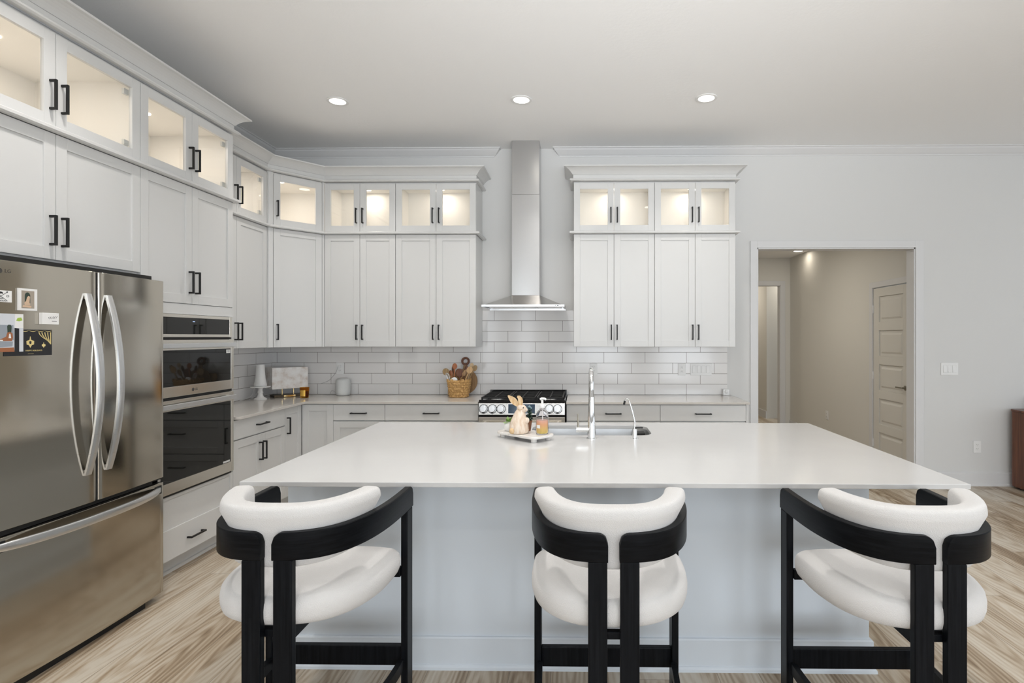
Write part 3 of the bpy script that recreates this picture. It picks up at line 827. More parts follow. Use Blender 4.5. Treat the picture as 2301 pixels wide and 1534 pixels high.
# island worktop with sink cutout
SX0, SX1, SY0, SY1 = -0.30, 0.425, -2.325, -1.95
def rrect(x0, x1, y0, y1, r, n=6):
    p = []
    for cx_, cy_, a0 in ((x1-r, y0+r, -PI/2), (x1-r, y1-r, 0), (x0+r, y1-r, PI/2), (x0+r, y0+r, PI)):
        for k in range(n+1): a = a0+PI/2*k/n; p.append((cx_+r*math.cos(a), cy_+r*math.sin(a)))
    return p
IX0, IX1, IY0, IY1 = -1.354, 1.523, -3.401, -1.835
hole = rrect(SX0, SX1, SY0, SY1, 0.09)
outer = []
nper = 7
corner = [(IX1, IY0), (IX1, IY1), (IX0, IY1), (IX0, IY0)]
vs = []; fs = []
for z in (CT-CTH, CT):
    for p in hole: vs.append((p[0], p[1], z))
    for p in corner: vs.append((p[0], p[1], z))
NH = len(hole); S_ = NH+4
for lvl in (0, 1):
    o_ = lvl*S_
    for c in range(4):
        for k in range(nper-1):
            fs.append((o_+NH+c, o_+c*nper+k, o_+c*nper+k+1))
        fs.append((o_+NH+c, o_+c*nper+nper-1, o_+((c+1)*nper)%NH, o_+NH+(c+1)%4))
for k in range(NH): fs.append((k, (k+1)%NH, S_+(k+1)%NH, S_+k))
for c in range(4): fs.append((NH+c, NH+(c+1)%4, S_+NH+(c+1)%4, S_+NH+c))
tag(MB().add(vs, fs).build('island_countertop', 'quartz', bevel=0.0025), 'large white quartz worktop on the island with a sink cutout', 'countertop')
# undermount sink
sk = thing('kitchen_sink', 'stainless undermount sink set in the island worktop', 'sink', ((SX0+SX1)/2, (SY0+SY1)/2, 0))
cx_, cy_ = (SX0+SX1)/2, (SY0+SY1)/2
rings = []
for (g, z) in ((0.025, CT-CTH-0.0006), (0.002, CT-CTH-0.0006), (0.0, CT-CTH-0.006), (-0.004, 0.70), (-0.02, 0.672), (-0.05, 0.665)):
    rings.append([(p[0]-cx_, p[1]-cy_, z) for p in rrect(SX0-g, SX1+g, SY0-g, SY1+g, max(0.02, 0.09+g))])
m_ = MB().loft(rings, caps=False); n0 = len(rings[0]); m_.f.append(tuple(range(5*n0, 6*n0)))
rings2 = [[(p[0], p[1], p[2]) for p in rings[0]], [(p[0]-cx_, p[1]-cy_, 0.655) for p in rrect(SX0-0.02, SX1+0.02, SY0-0.02, SY1+0.02, 0.1)]]
m_.loft(rings2, caps=False); m_.f.append(tuple(range(len(m_.v)-n0, len(m_.v))))
m_.build('bowl', 'steel_sink', sk, smooth=True)
MB().lathe([(0, 0.667), (0.045, 0.667), (0.045, 0.669), (0.03, 0.6695), (0, 0.6685)], (0, 0.05, 0)).build('drain', 'chrome', sk, smooth=True)
MB().box(0.27, 0.345, 0.05, 0.13, CT-CTH-0.02, CT-CTH-0.008).build('caddy_bar', 'black_matte', sk, bevel=0.003)

# main faucet: tapered body, high arc away from the camera, side lever
t = thing('kitchen_faucet', 'tall chrome pull-down faucet at the island sink', 'faucet', (0.064, -2.43, CT))
MB().lathe([(0.030, 0), (0.030, 0.004), (0.0235, 0.007), (0.0225, 0.06), (0.021, 0.12), (0.017, 0.20), (0.0150, 0.235)], seg=32).build('body', 'chrome', t, smooth=True)
pts = []; rs = []
for k in range(25):
    a = PI*k/24*1.02
    pts.append((0, 0.085-0.085*math.cos(a), 0.30+0.085*math.sin(a)))
pts = [(0, 0, 0.235), (0, 0, 0.27)]+pts
MB().tube(pts, 0.0135, 20).build('spout', 'chrome', t, smooth=True)
MB().tube([(0, 0.170, 0.298), (0.002, 0.174, 0.26), (0.004, 0.180, 0.20), (0.005, 0.182, 0.17)], [0.0145, 0.0150, 0.0180, 0.0175], 20).build('spray_head', 'chrome', t, smooth=True)
m_ = MB(); m_.cyl((-0.015, 0, 0.052), (-0.062, 0, 0.052), 0.0155, 24); m_.cyl((-0.062, 0, 0.052), (-0.086, 0, 0.052), 0.0165, 24)
hl = m_.build('valve', 'chrome', t, smooth=True)
MB().tube([(-0.075, 0, 0.062), (-0.077, 0.0, 0.14)], [0.0055, 0.0048], 14).build('lever', 'nickel', t, smooth=True)
# filtered water faucet
t = thing('water_faucet', 'small slim chrome filter faucet right of the main faucet', 'faucet', (0.308, -2.425, CT))
MB().lathe([(0.024, 0), (0.024, 0.003), (0.014, 0.006), (0.0135, 0.055), (0.010, 0.058)], seg=24).build('body', 'chrome', t, smooth=True)
MB().box(0.004, 0.046, -0.009, -0.001, 0.058, 0.066).build('lever', 'black_metal', t, bevel=0.002)
pts = [(0, 0, 0.055), (0.001, 0, 0.095), (-0.012, 0.002, 0.15), (-0.026, 0.004, 0.20), (-0.031, 0.006, 0.216), (-0.039, 0.010, 0.224), (-0.048, 0.014, 0.222), (-0.054, 0.018, 0.208), (-0.058, 0.020, 0.192)]
MB().tube(pts, 0.0045, 12).build('spout', 'chrome', t, smooth=True)
MB().tube([(-0.0535, 0.0175, 0.212), (-0.0585, 0.0205, 0.190)], 0.0058, 12).build('spout_tip', 'black_metal', t, smooth=True)

# ------------------------------------------------------------------ bar stools
def band_pt(th, a=0.275, b=0.55, n=3.0, yf=0.273):
    """th from 0 (front end) to pi/2 (rear centre)"""
    c, s_ = math.cos(th), math.sin(th)
    return a*(abs(c)**(2/n)), yf-b*(abs(s_)**(2/n))
def make_stool(label, loc):
    t = thing('bar_stool', label, 'bar stool', loc, 0, 'boucle bar stools at the island')
    TH = 0.026; Z0, Z1 = 0.805, 0.888
    # arc-length samples of outer curve
    def curve(off, n=3.0, N=600):
        P = []
        for k in range(N+1):
            x, y = band_pt(PI/2*(0.5-0.5*math.cos(PI*k/N)), 0.275-off, 0.55-off, n); P.append((x, y))
        return P
    def resample(P, k):
        L = [0]
        for p, q in zip(P, P[1:]): L.append(L[-1]+math.dist(p, q))
        out = []; j = 0
        for i in range(k+1):
            s_ = L[-1]*i/k
            while j < len(L)-2 and L[j+1] < s_: j += 1
            f_ = (s_-L[j])/max(1e-9, L[j+1]-L[j]); out.append((P[j][0]+(P[j+1][0]-P[j][0])*f_, P[j][1]+(P[j+1][1]-P[j][1])*f_))
        return out, L[-1]
    out, L = resample(curve(0.0), 90)
    for sg in (1, -1):
        rings = []
        # cut so the rear end stops at x=0.017
        pts = [p for p in out if p[0] >= 0.017]; pts.append((0.017, out[-1][1]))
        acc = [0]
        for p, q in zip(pts, pts[1:]): acc.append(acc[-1]+math.dist(p, q))
        tot = acc[-1]
        # extra stations at the rounded ends
        for i, p in enumerate(pts):
            q0 = pts[max(i-1, 0)]; q1 = pts[min(i+1, len(pts)-1)]
            d_ = Vector((q1[0]-q0[0], q1[1]-q0[1])).normalized(); nrm = Vector((d_.y, -d_.x))  # candidate
            if nrm.dot(Vector((p[0], p[1]-0.2))) > 0: nrm = -nrm       # point inwards
            R = 0.032
            e0 = acc[i]; e1 = tot-acc[i]; cut = 0
            for e in (e0, e1):
                if e < R: cut = max(cut, R-math.sqrt(max(0, R*R-(R-e)**2)))
            zt = Z1-cut
            c2 = 0.0025
            x, y = p; xi, yi = x+nrm.x*TH, y+nrm.y*TH
            def P3(tx, z): return (sg*(x+nrm.x*TH*tx), y+nrm.y*TH*tx, z)
            rings.append([P3(0.08, Z0), P3(0, Z0+c2), P3(0, zt-c2), P3(0.1, zt), P3(0.9, zt), P3(1, zt-c2), P3(1, Z0+c2), P3(0.92, Z0)])
        MB().loft(rings).build('arm_band', 'black_wood_band', t, smooth=True)
    # legs
    for sg in (1, -1):
        MB().box(sg*0.019, sg*0.0755, -0.273, -0.246, 0, Z0-0.0005).build('leg', 'black_wood', t, bevel=0.003)
        MB().box(sg*0.2475, sg*0.273, 0.205, 0.270, 0, Z0-0.0005).build('leg', 'black_wood', t, bevel=0.003)
    MB().box(-0.2472, 0.2472, 0.222, 0.247, 0.208, 0.283).build('footrest', 'black_wood', t, bevel=0.003)
    m_ = MB(); m_.box(-0.2472, 0.2472, 0.198, 0.222, 0.556, 0.592)
    m_.box(-0.062, -0.036, -0.2455, 0.198, 0.550, 0.590); m_.box(0.036, 0.062, -0.2455, 0.198, 0.550, 0.590); m_.box(-0.036, 0.036, -0.2455, -0.222, 0.564, 0.586)
    m_.build('seat_rail', 'black_wood', t, bevel=0.002)
    inn, _ = resample(curve(0.014, 2.8), 60)
    for sg in (1, -1):
        rings = []
        for i, p in enumerate(inn):
            if p[1] > 0.2045 or p[0] < 0.045: continue
            q0 = inn[max(i-1, 0)]; q1 = inn[min(i+1, len(inn)-1)]
            d_ = Vector((q1[0]-q0[0], q1[1]-q0[1])).normalized(); nrm = Vector((d_.y, -d_.x))
            if nrm.dot(Vector((p[0], p[1]-0.2))) > 0: nrm = -nrm
            a_ = (sg*p[0], p[1]); b_ = (sg*(p[0]+nrm.x*0.02), p[1]+nrm.y*0.02)
            if b_[1] > 0.2045: b_ = (b_[0], 0.2045)
            rings.append([(a_[0], a_[1], 0.205), (a_[0], a_[1], 0.245), (b_[0], b_[1], 0.245), (b_[0], b_[1], 0.205)])
        MB().loft(rings).build('side_stretcher', 'black_wood', t, smooth=True)
    # seat cushion
    def outline(sc):
        o_ = []; N = 72
        for k in range(N):
            a = 2*PI*k/N; c, s_ = math.cos(a), math.sin(a)
            n = 2.5 if s_ < 0 else 5.0; b_ = 0.335 if s_ < 0 else 0.121
            x = 0.268*math.copysign(abs(c)**(2/n), c); y = b_*math.copysign(abs(s_)**(2/n), s_)
            o_.append((x*sc, (y+0.11)*sc-0.03))
        return o_
    rings = []
    for sc, z in ((0.82, 0.593), (0.92, 0.596), (0.975, 0.606), (0.997, 0.624), (1.0, 0.644), (0.985, 0.664), (0.95, 0.675), (0.88, 0.683), (0.72, 0.690), (0.5, 0.694), (0.25, 0.696), (0.05, 0.6965)):
        rings.append([(x, y+0.0, z) for x, y in outline(sc)])
    MB().loft(rings).build('seat', 'boucle', t, smooth=True)
    # back cushion hugging the inside of the band
    ob, _ = resample(curve(TH+0.002, 2.85), 90)
    full = [(p[0], p[1]) for p in ob if p[1] < 0.0]
    full = full[:-1]+[(-p[0], p[1]) for p in reversed(full)]
    acc = [0]
    for p, q in zip(full, full[1:]): acc.append(acc[-1]+math.dist(p, q))
    tot = acc[-1]; rings = []
    for i, p in enumerate(full):
        q0 = full[max(i-1, 0)]; q1 = full[min(i+1, len(full)-1)]
        d_ = Vector((q1[0]-q0[0], q1[1]-q0[1])).normalized(); nrm = Vector((d_.y, -d_.x))
        if nrm.dot(Vector((p[0], p[1]-0.2))) > 0: nrm = -nrm
        e = min(acc[i], tot-acc[i]); u_ = e/(tot/2)
        f_ = 1.0 if e > 0.03 else math.sqrt(max(0.04, 1-(1-e/0.03)**2))
        th_ = 0.046*f_
        zb = 0.770+0.030*(1-u_)**2; zt = 0.962+0.0*(1-u_)
        # round the end outline
        if e < 0.03: zt -= (1-f_)*0.022; zb += (1-f_)*0.02
        ring = []
        K = 40
        for k in range(K):
            a = 2*PI*k/K; c, s_ = math.cos(a), math.sin(a)
            lx = 0.5+0.5*math.copysign(abs(c)**0.5, c); lz = 0.5+0.5*math.copysign(abs(s_)**0.26, s_)
            z = zb+(zt-zb)*lz
            # the part above the band swells outwards over it
            sw = 0.0
            if z > Z1: sw = -0.027*min(1, (z-Z1)/0.022)
            ins = th_*lx + sw*(1-lx) + 0.025*(1-f_)
            ring.append((p[0]+nrm.x*ins, p[1]+nrm.y*ins, z))
        rings.append(ring)
    MB().loft(rings).build('back_cushion', 'boucle', t, smooth=True)
    return t
STY = -3.69
s0 = make_stool('left bar stool, white boucle and black wood, nearest the refrigerator', (-0.930, STY, 0))
copy_tree(s0, 'middle bar stool, white boucle and black wood, in front of the sink', (0.099, STY, 0))
copy_tree(s0, 'right bar stool, white boucle and black wood, nearest the open floor', (1.051, STY, 0))

# ------------------------------------------------------------------ helpers for small things
def ellipsoid(c, r, rot=None, u=20, v=12):
    m_ = MB(); prof = [(math.sin(PI*k/v), -math.cos(PI*k/v)) for k in range(v+1)]
    prof[0] = (0, -1); prof[-1] = (0, 1)
    m_.lathe(prof, seg=u)
    Mx = Matrix.Translation(c) @ (rot.to_matrix().to_4x4() if rot else Matrix.Identity(4)) @ Matrix.Diagonal((r[0], r[1], r[2], 1))
    return m_.xf(Mx)

# ------------------------------------------------------------------ refrigerator
FO = -3.44; FWD = 0.955; FC = 0.4975
def fg(x): return 0.745+0.022*(1-((x-FC)/FC)**2)
def fang(x): return math.atan(0.044*(x-FC)/FC/FC)
fr_ = thing('refrigerator', 'stainless french door refrigerator with bottom freezer on the left', 'refrigerator', (LC, FO, 0), PI/2)
MB().box(0.004, FWD-0.004, -0.672, -0.03, 0.04, 1.762).build('case', 'black_matte', fr_, bevel=0.003)
MB().box(0.4928, 0.5032, -0.762, -0.675, 0.684, 1.776).build('door_gap_shade', 'black_matte', fr_)  # black strips fill the door gaps in place of their shade
MB().box(0.03, FWD-0.03, -0.735, -0.675, 0.657, 0.680).build('door_gap_shade', 'black_matte', fr_)
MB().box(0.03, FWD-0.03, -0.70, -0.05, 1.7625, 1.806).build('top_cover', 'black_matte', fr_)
MB().box(0.02, FWD-0.12, -0.735, -0.05, 0, 0.0405).build('toe_grille', 'black_matte', fr_)
def fdoor(name, x0, x1, z0, z1):
    N = 24; R = 0.010; poly = []
    for k in range(N+1):
        x = x0+(x1-x0)*k/N; e = min(x-x0, x1-x); y = fg(x)
        if e < R: y -= R-math.sqrt(max(0, R*R-(R-e)**2))
        poly.append((x, -y))
    ex = []
    for a in (0.001, 0.003, 0.006):
        ex.append(a)
    front = []
    for x in sorted([x0+(x1-x0)*k/N for k in range(N+1)]+[x0+a for a in ex]+[x1-a for a in ex]):
        e = min(x-x0, x1-x); y = fg(x)
        if e < R: y -= R-math.sqrt(max(0, R*R-(R-e)**2))
        front.append((x, -y))
    front += [(x1, -0.674), (x0, -0.674)]
    return MB().prism(front, z0, z1).build(name, 'steel_fridge', fr_, bevel=0.0015, smooth=True)
ld = fdoor('door', 0.0, 0.4925, 0.682, 1.779)
rd = fdoor('door', 0.5035, FWD, 0.682, 1.779)
fz = fdoor('freezer_drawer', 0.0, FWD, 0.042, 0.655)
def fhandle(parent, x):
    m_ = MB(); rings = []; N = 36
    z0, z1 = 0.818, 1.672; w = 0.019; T = 0.012
    for k in range(N+1):
        s_ = k/N; z = z0+(z1-z0)*s_
        o = fg(x)+0.010+0.062*(1-abs(2*s_-1)**2.0)
        ww = w*(1-0.12*abs(2*s_-1)**6)
        rings.append([(x-ww, -(o-T), z), (x-ww, -(o-0.003), z), (x-ww+0.004, -o, z), (x+ww-0.004, -o, z), (x+ww, -(o-0.003), z), (x+ww, -(o-T), z)])
    m_.loft(rings)
    h_ = m_.build('handle', 'steel_bright', parent, smooth=True)
    for z in (z0+0.006, z1-0.026):
        MB().box(x-0.012, x+0.012, -(fg(x)+0.008), -fg(x)+0.004, z, z+0.02).build('handle_mount', 'steel_bright', h_)
    return h_
fhandle(ld, 0.440); fhandle(rd, 0.557)
m_ = MB(); rings = []; N = 44
for k in range(N+1):
    s_ = k/N; x = 0.035+(FWD-0.07)*s_; o = fg(x)+0.006+0.058*(1-abs(2*s_-1)**3.0); hh = 0.019*(1-0.25*abs(2*s_-1)**10)
    zc = 0.618
    rings.append([(x, -(o-0.013), zc-hh), (x, -(o-0.013), zc+hh), (x, -(o-0.003), zc+hh), (x, -o, zc+hh-0.004), (x, -o, zc-hh+0.004), (x, -(o-0.003), zc-hh)])
m_.loft(rings); m_.build('handle', 'steel_bright', fz, smooth=True)
for xx in (0.07, FWD-0.07):
    m_ = MB(); o = fg(xx)
    m_.box(xx-0.045, xx+0.045, -o-0.0006, -o+0.003, 0.595, 0.642); m_.build('recess_shade', 'black_matte', fz, bevel=0.001, rot=None)  # flat black plate on the front stands in for the recess shade
MB().box(0.012, 0.03, -0.745, -0.68, 0.656, 0.668).build('hinge', 'steel_bright', fr_)
MB().box(FWD-0.07, FWD-0.01, -0.735, -0.68, 0.658, 0.670).build('hinge', 'steel_bright', fr_)
lx = 0.056
m_ = MB(); m_.lathe([(0.0, 0), (0.0105, 0), (0.0105, 0.0012), (0, 0.0012)], (lx, -fg(lx)+0.0002, 1.735), 28, 'Y'); m_.v = [(x, -2*fg(lx)-y if False else y-0.0012, z) for x, y, z in m_.v]
lg = m_.build('brand_emblem', 'silver_ink', ld)
text_mesh('brand_lettering', 'LG', 0.020, 'silver_ink', ld, (lx+0.031, -fg(lx+0.031)-0.0003, 1.735), (PI/2, 0, fang(lx+0.031)))

# things held on the fridge door
def on_fridge(name, label, cat, yc, zc, off=0.0005, tilt=0):
    x = yc-FO
    a = PI/2+fang(x)
    wx = LC+fg(x)+off
    o = thing(name, label, cat, (wx, yc, zc), a)
    if tilt: o.rotation_euler = (0, tilt, a) 
    return o
def flat(parent, name, m_, x0, x1, z0, z1, y0, y1):
    return MB().box(x0, x1, -y1, -y0, z0, z1).build(name, m_, parent)
def flatpoly(parent, name, m_, pts, y0, y1):
    return MB().prism_y(pts, -y1, -y0).build(name, m_, parent)
# souvenir plate with crossed arrows
o = on_fridge('fridge_magnet', 'white plaque magnet with crossed arrows at the left edge of the refrigerator', 'magnet', -3.384, 1.632)
flat(o, 'plate', 'ceramic', -0.0415, 0.0415, -0.0235, 0.0235, 0, 0.005)
for sg in (1, -1):
    flatpoly(o, 'arrow', 'print_black', [(-0.026*sg, -0.018), (-0.025*sg, -0.0192), (0.026*sg, 0.018), (0.025*sg, 0.0192)], 0.005, 0.0056)
    flatpoly(o, 'arrow_tip', 'print_black', [(0.027*sg, 0.0205), (0.0205*sg, 0.0195), (0.025*sg, 0.0145)], 0.005, 0.0056)
flatpoly(o, 'bird_mark', 'print_black', [(-0.004, 0.019), (0.006, 0.0175), (0.009, 0.009), (0.003, 0.011), (-0.003, 0.010)], 0.005, 0.0056)
text_mesh('lettering', 'M', 0.013, 'print_black', o, (-0.026, -0.0052, 0.001), (PI/2, 0, 0))
text_mesh('lettering', 'O', 0.013, 'print_black', o, (0.026, -0.0052, 0.001), (PI/2, 0, 0))
text_mesh('lettering', 'CAPE', 0.008, 'print_black', o, (0.0, -0.0052, -0.0095), (PI/2, 0, 0))
text_mesh('lettering', 'GIRARDEAU', 0.0078, 'print_black', o, (0.0, -0.0052, -0.0185), (PI/2, 0, 0))
# photo of a stone dog statue
o = on_fridge('photo_magnet', 'small white framed photo magnet of a stone dog under an arch', 'magnet', -3.2805, 1.6245)
flat(o, 'frame', 'paper_white', -0.0385, 0.0385, -0.046, 0.046, 0, 0.006)
p_ = flat(o, 'picture', 'print_stone', -0.026, 0.026, -0.037, 0.037, 0.006, 0.0064)
flatpoly(p_, 'arch', 'print_darkgreen', [(-0.013, -0.015), (0.009, -0.015)]+[(-0.002+0.011*math.cos(a*PI/10), 0.016+0.014*math.sin(a*PI/10)) for a in range(11)], 0.0064, 0.0067)
flatpoly(p_, 'dog_statue', 'print_tan', [(-0.013, -0.024), (0.008, -0.024), (0.006, -0.010), (0.007, 0.004), (0.008, 0.012), (0.002, 0.016), (-0.004, 0.010), (-0.008, -0.006), (-0.015, -0.014)], 0.0067, 0.0070)
flatpoly(p_, 'plinth', 'print_tan', [(-0.022, -0.032), (0.012, -0.034), (0.014, -0.026), (-0.020, -0.024)], 0.0067, 0.0069)
# small white block magnet with script
o = on_fridge('fridge_magnet', 'small white box magnet with script writing, right of the others', 'magnet', -3.194, 1.547)
MB().box(-0.036, 0.036, -0.018, 0, -0.025, 0.025).build('block', 'ceramic', o, bevel=0.001)
pts = []
for k in range(46):
    a = k/45; pts.append((-0.012+0.04*a+0.002*math.sin(a*40), -0.0182, 0.003+0.0045*math.sin(a*34)+0.003*a))
MB().tube(pts, 0.0005, 5).build('script_lettering', 'silver_ink', o)
flat(o, 'small_lettering', 'silver_ink', 0.004, 0.026, -0.0115, -0.0095, 0.018, 0.0184)
# holiday card
o = on_fridge('holiday_card', 'black card with gold curtain and chandelier print', 'card', -3.272, 1.4435)
flat(o, 'card', 'print_black', -0.098, 0.098, -0.055, 0.055, 0, 0.0008)
for k in range(6):
    a0 = -0.098+k*0.0327
    flatpoly(o, 'swag', 'print_gold', [(a0, 0.052), (a0+0.008, 0.047), (a0+0.0165, 0.0455), (a0+0.025, 0.047), (a0+0.0325, 0.052), (a0+0.025, 0.0495), (a0+0.0165, 0.048), (a0+0.008, 0.0495)], 0.0008, 0.0011)
for sg in (1, -1):
    for k in range(5):
        xt = sg*(0.092-k*0.0125); pl = []
        n_ = 8
        for q in range(n_+1):
            s_ = q/n_; pl.append((xt+sg*(0.092-abs(xt))*s_**1.7*0.75, 0.044-(0.052-0.004*k)*s_))
        m_ = MB()
        for q in range(n_):
            (xa, za), (xb, zb) = pl[q], pl[q+1]; w_ = 0.0021
            m_.prism_y([(xa-w_, za), (xa+w_, za), (xb+w_, zb), (xb-w_, zb)], -0.0011, -0.0008)
        m_.build('curtain_stripe', 'print_gold', o)
for cxx, czz, sc in ((0.006, 0.0, 1.0), (0.062, -0.012, 0.5)):
    flatpoly(o, 'chandelier', 'print_gold', [(cxx-0.016*sc, czz+0.006*sc), (cxx-0.010*sc, czz+0.009*sc), (cxx-0.003*sc, czz+0.012*sc), (cxx-0.001*sc, czz+0.026*sc), (cxx+0.001*sc, czz+0.026*sc), (cxx+0.003*sc, czz+0.012*sc), (cxx+0.010*sc, czz+0.009*sc), (cxx+0.016*sc, czz+0.006*sc), (cxx+0.015*sc, czz-0.008*sc), (cxx+0.006*sc, czz-0.011*sc), (cxx, czz-0.022*sc), (cxx-0.006*sc, czz-0.011*sc), (cxx-0.015*sc, czz-0.008*sc)], 0.0008, 0.0011)
flatpoly(o, 'chandelier_centre', 'print_black', [(0.001, 0.004), (0.006, 0.007), (0.011, 0.004), (0.009, -0.006), (0.003, -0.006)], 0.0011, 0.0013)
text_mesh('greeting', 'HAPPY HOLIDAYS', 0.0085, 'print_gold', o, (0.021, -0.001, -0.034), (PI/2, 0, 0))
flat(o, 'small_lettering', 'print_gold', -0.004, 0.02, -0.0478, -0.0466, 0.0008, 0.0011)
# photo of a dog on a grey armchair
o = on_fridge('photo_print', 'colour photo print of a brown dog on a grey armchair', 'photo', -3.3625, 1.4845, off=0.0022)
flat(o, 'print', 'print_lightgrey', -0.0665, 0.0665, -0.078, 0.078, 0, 0.0008)
e = (0.0008, 0.0011)
flatpoly(o, 'chair_back', 'print_grey', [(-0.0665, -0.03), (-0.0665, 0.032), (0.028, 0.032), (0.030, -0.03)], *e)
flatpoly(o, 'dark_sideboard', 'print_black', [(0.032, -0.078), (0.032, 0.020), (0.050, 0.018), (0.050, -0.078)], *e)
flatpoly(o, 'dark_bottle', 'print_darkgreen', [(0.006, -0.008), (0.004, 0.026), (0.008, 0.033), (0.017, 0.033), (0.021, 0.026), (0.019, -0.008)], 0.0011, 0.0013)
flatpoly(o, 'window_view', 'paper_white', [(0.034, 0.02), (0.034, 0.078), (0.0665, 0.078), (0.0665, 0.02)], *e)
flatpoly(o, 'foliage', 'print_green', [(0.038, 0.050), (0.044, 0.062), (0.058, 0.064), (0.063, 0.052), (0.05, 0.048)], 0.0011, 0.0013)
flatpoly(o, 'floor_patch', 'print_brown', [(-0.0665, -0.078), (0.032, -0.078), (0.030, -0.060), (-0.0665, -0.062)], *e)
flatpoly(o, 'seat_cushion', 'print_grey', [(-0.058, -0.062), (0.024, -0.056), (0.026, -0.036), (-0.058, -0.034)], 0.0011, 0.0013)
flatpoly(o, 'dog', 'print_brown', [(-0.062, -0.034), (-0.058, -0.022), (-0.02, -0.026), (0.0, -0.016), (0.004, 0.0), (0.014, 0.004), (0.024, -0.002), (0.026, -0.02), (0.022, -0.034)], 0.0013, 0.0015)
flatpoly(o, 'dog_blaze', 'paper_white', [(0.012, -0.004), (0.016, -0.004), (0.019, -0.022), (0.009, -0.022)], 0.0015, 0.0016)
flatpoly(o, 'dog_paws', 'paper_white', [(-0.03, -0.033), (-0.03, -0.028), (-0.012, -0.029), (-0.012, -0.034)], 0.0015, 0.0016)

# ------------------------------------------------------------------ double wall oven
t = thing('wall_oven', 'built-in stainless double oven with black glass in the tall cabinet', 'oven', (LC, -2.466, 0), PI/2)
x0, x1 = 0.032, 0.816; F0 = -TD-0.001
MB().box(0.0375, 0.8105, F0+0.004, -0.08, 0.514, 1.606).build('body', 'black_matte', t)
m_ = MB(); fy = F0-0.014
m_.box(x0, x0+0.03, fy, F0, 1.466, 1.607); m_.box(x1-0.03, x1, fy, F0, 1.466, 1.607); m_.box(x0+0.03, x1-0.03, fy, F0, 1.588, 1.607); m_.box(x0+0.03, x1-0.03, fy, F0, 1.466, 1.485)
cpn = m_.build('control_panel', 'steel_h', t, bevel=0.0015)
gp = MB().box(x0+0.03, x1-0.03, fy+0.002, F0, 1.485, 1.588).build('glass_panel', 'oven_glass', cpn)
flat(gp, 'clock_digits', 'display_lit', 0.41, 0.43, 1.563, 1.568, -fy-0.002, -fy-0.0012)
MB().box(x0+0.004, x1-0.004, fy+0.006, F0, 1.452, 1.465).build('vent', 'black_matte', t)
def odoor(z0, z1, gz0, gz1, hz, logo=False):
    m_ = MB(); y = F0-0.024
    m_.box(x0, x0+0.03, y, F0, z0, z1); m_.box(x1-0.03, x1, y, F0, z0, z1); m_.box(x0+0.03, x1-0.03, y, F0, z0, gz0); m_.box(x0+0.03, x1-0.03, y, F0, gz1, z1)
    d = m_.build('oven_door', 'steel_h', t, bevel=0.0015)
    MB().box(x0+0.03, x1-0.03, y+0.002, F0, gz0, gz1).build('glass', 'oven_glass', d)
    hh = MB(); hh.box(x0+0.006, x1-0.018, y-0.034, y-0.022, hz-0.015, hz+0.015)
    for xx in (x0+0.02, x1-0.056): hh.box(xx, xx+0.024, y-0.024, y, hz-0.012, hz+0.012)
    hh.build('handle', 'steel_bright', d, bevel=0.003)
    return d, y
d, y = odoor(1.103, 1.450, 1.167, 1.386, 1.414)
text_mesh('brand_lettering', 'LG', 0.022, 'silver_ink', d, (0.425, y-0.0004, 1.134), (PI/2, 0, 0))
m_ = MB(); m_.lathe([(0, 0), (0.011, 0), (0.011, 0.0008), (0, 0.0008)], (0.396, y-0.0003, 1.134), 24, 'Y'); m_.build('brand_emblem', 'silver_ink', d)
st_ = flat(d, 'sticker', 'paper_white', 0.735, 0.778, 1.355, 1.380, -y-0.002, -y-0.001)
flat(st_, 'sticker_print', 'print_grey', 0.748, 0.752, 1.364, 1.374, -y-0.001, -y-0.0006); flat(st_, 'sticker_print', 'print_grey', 0.758, 0.768, 1.365, 1.372, -y-0.001, -y-0.0006)
d, y = odoor(0.522, 1.085, 0.590, 1.020, 1.048)
MB().box(x0+0.004, x1-0.004, F0-0.012, F0+0.002, 1.0865, 1.1015).build('door_gap', 'black_matte', t)
flat(d, 'sticker', 'plastic_grey', 0.70, 0.775, 0.593, 0.606, -y-0.002, -y-0.0014)
MB().box(x0+0.004, x1-0.004, F0-0.010, F0+0.002, 0.5065, 0.5205).build('lower_vent', 'black_matte', t)

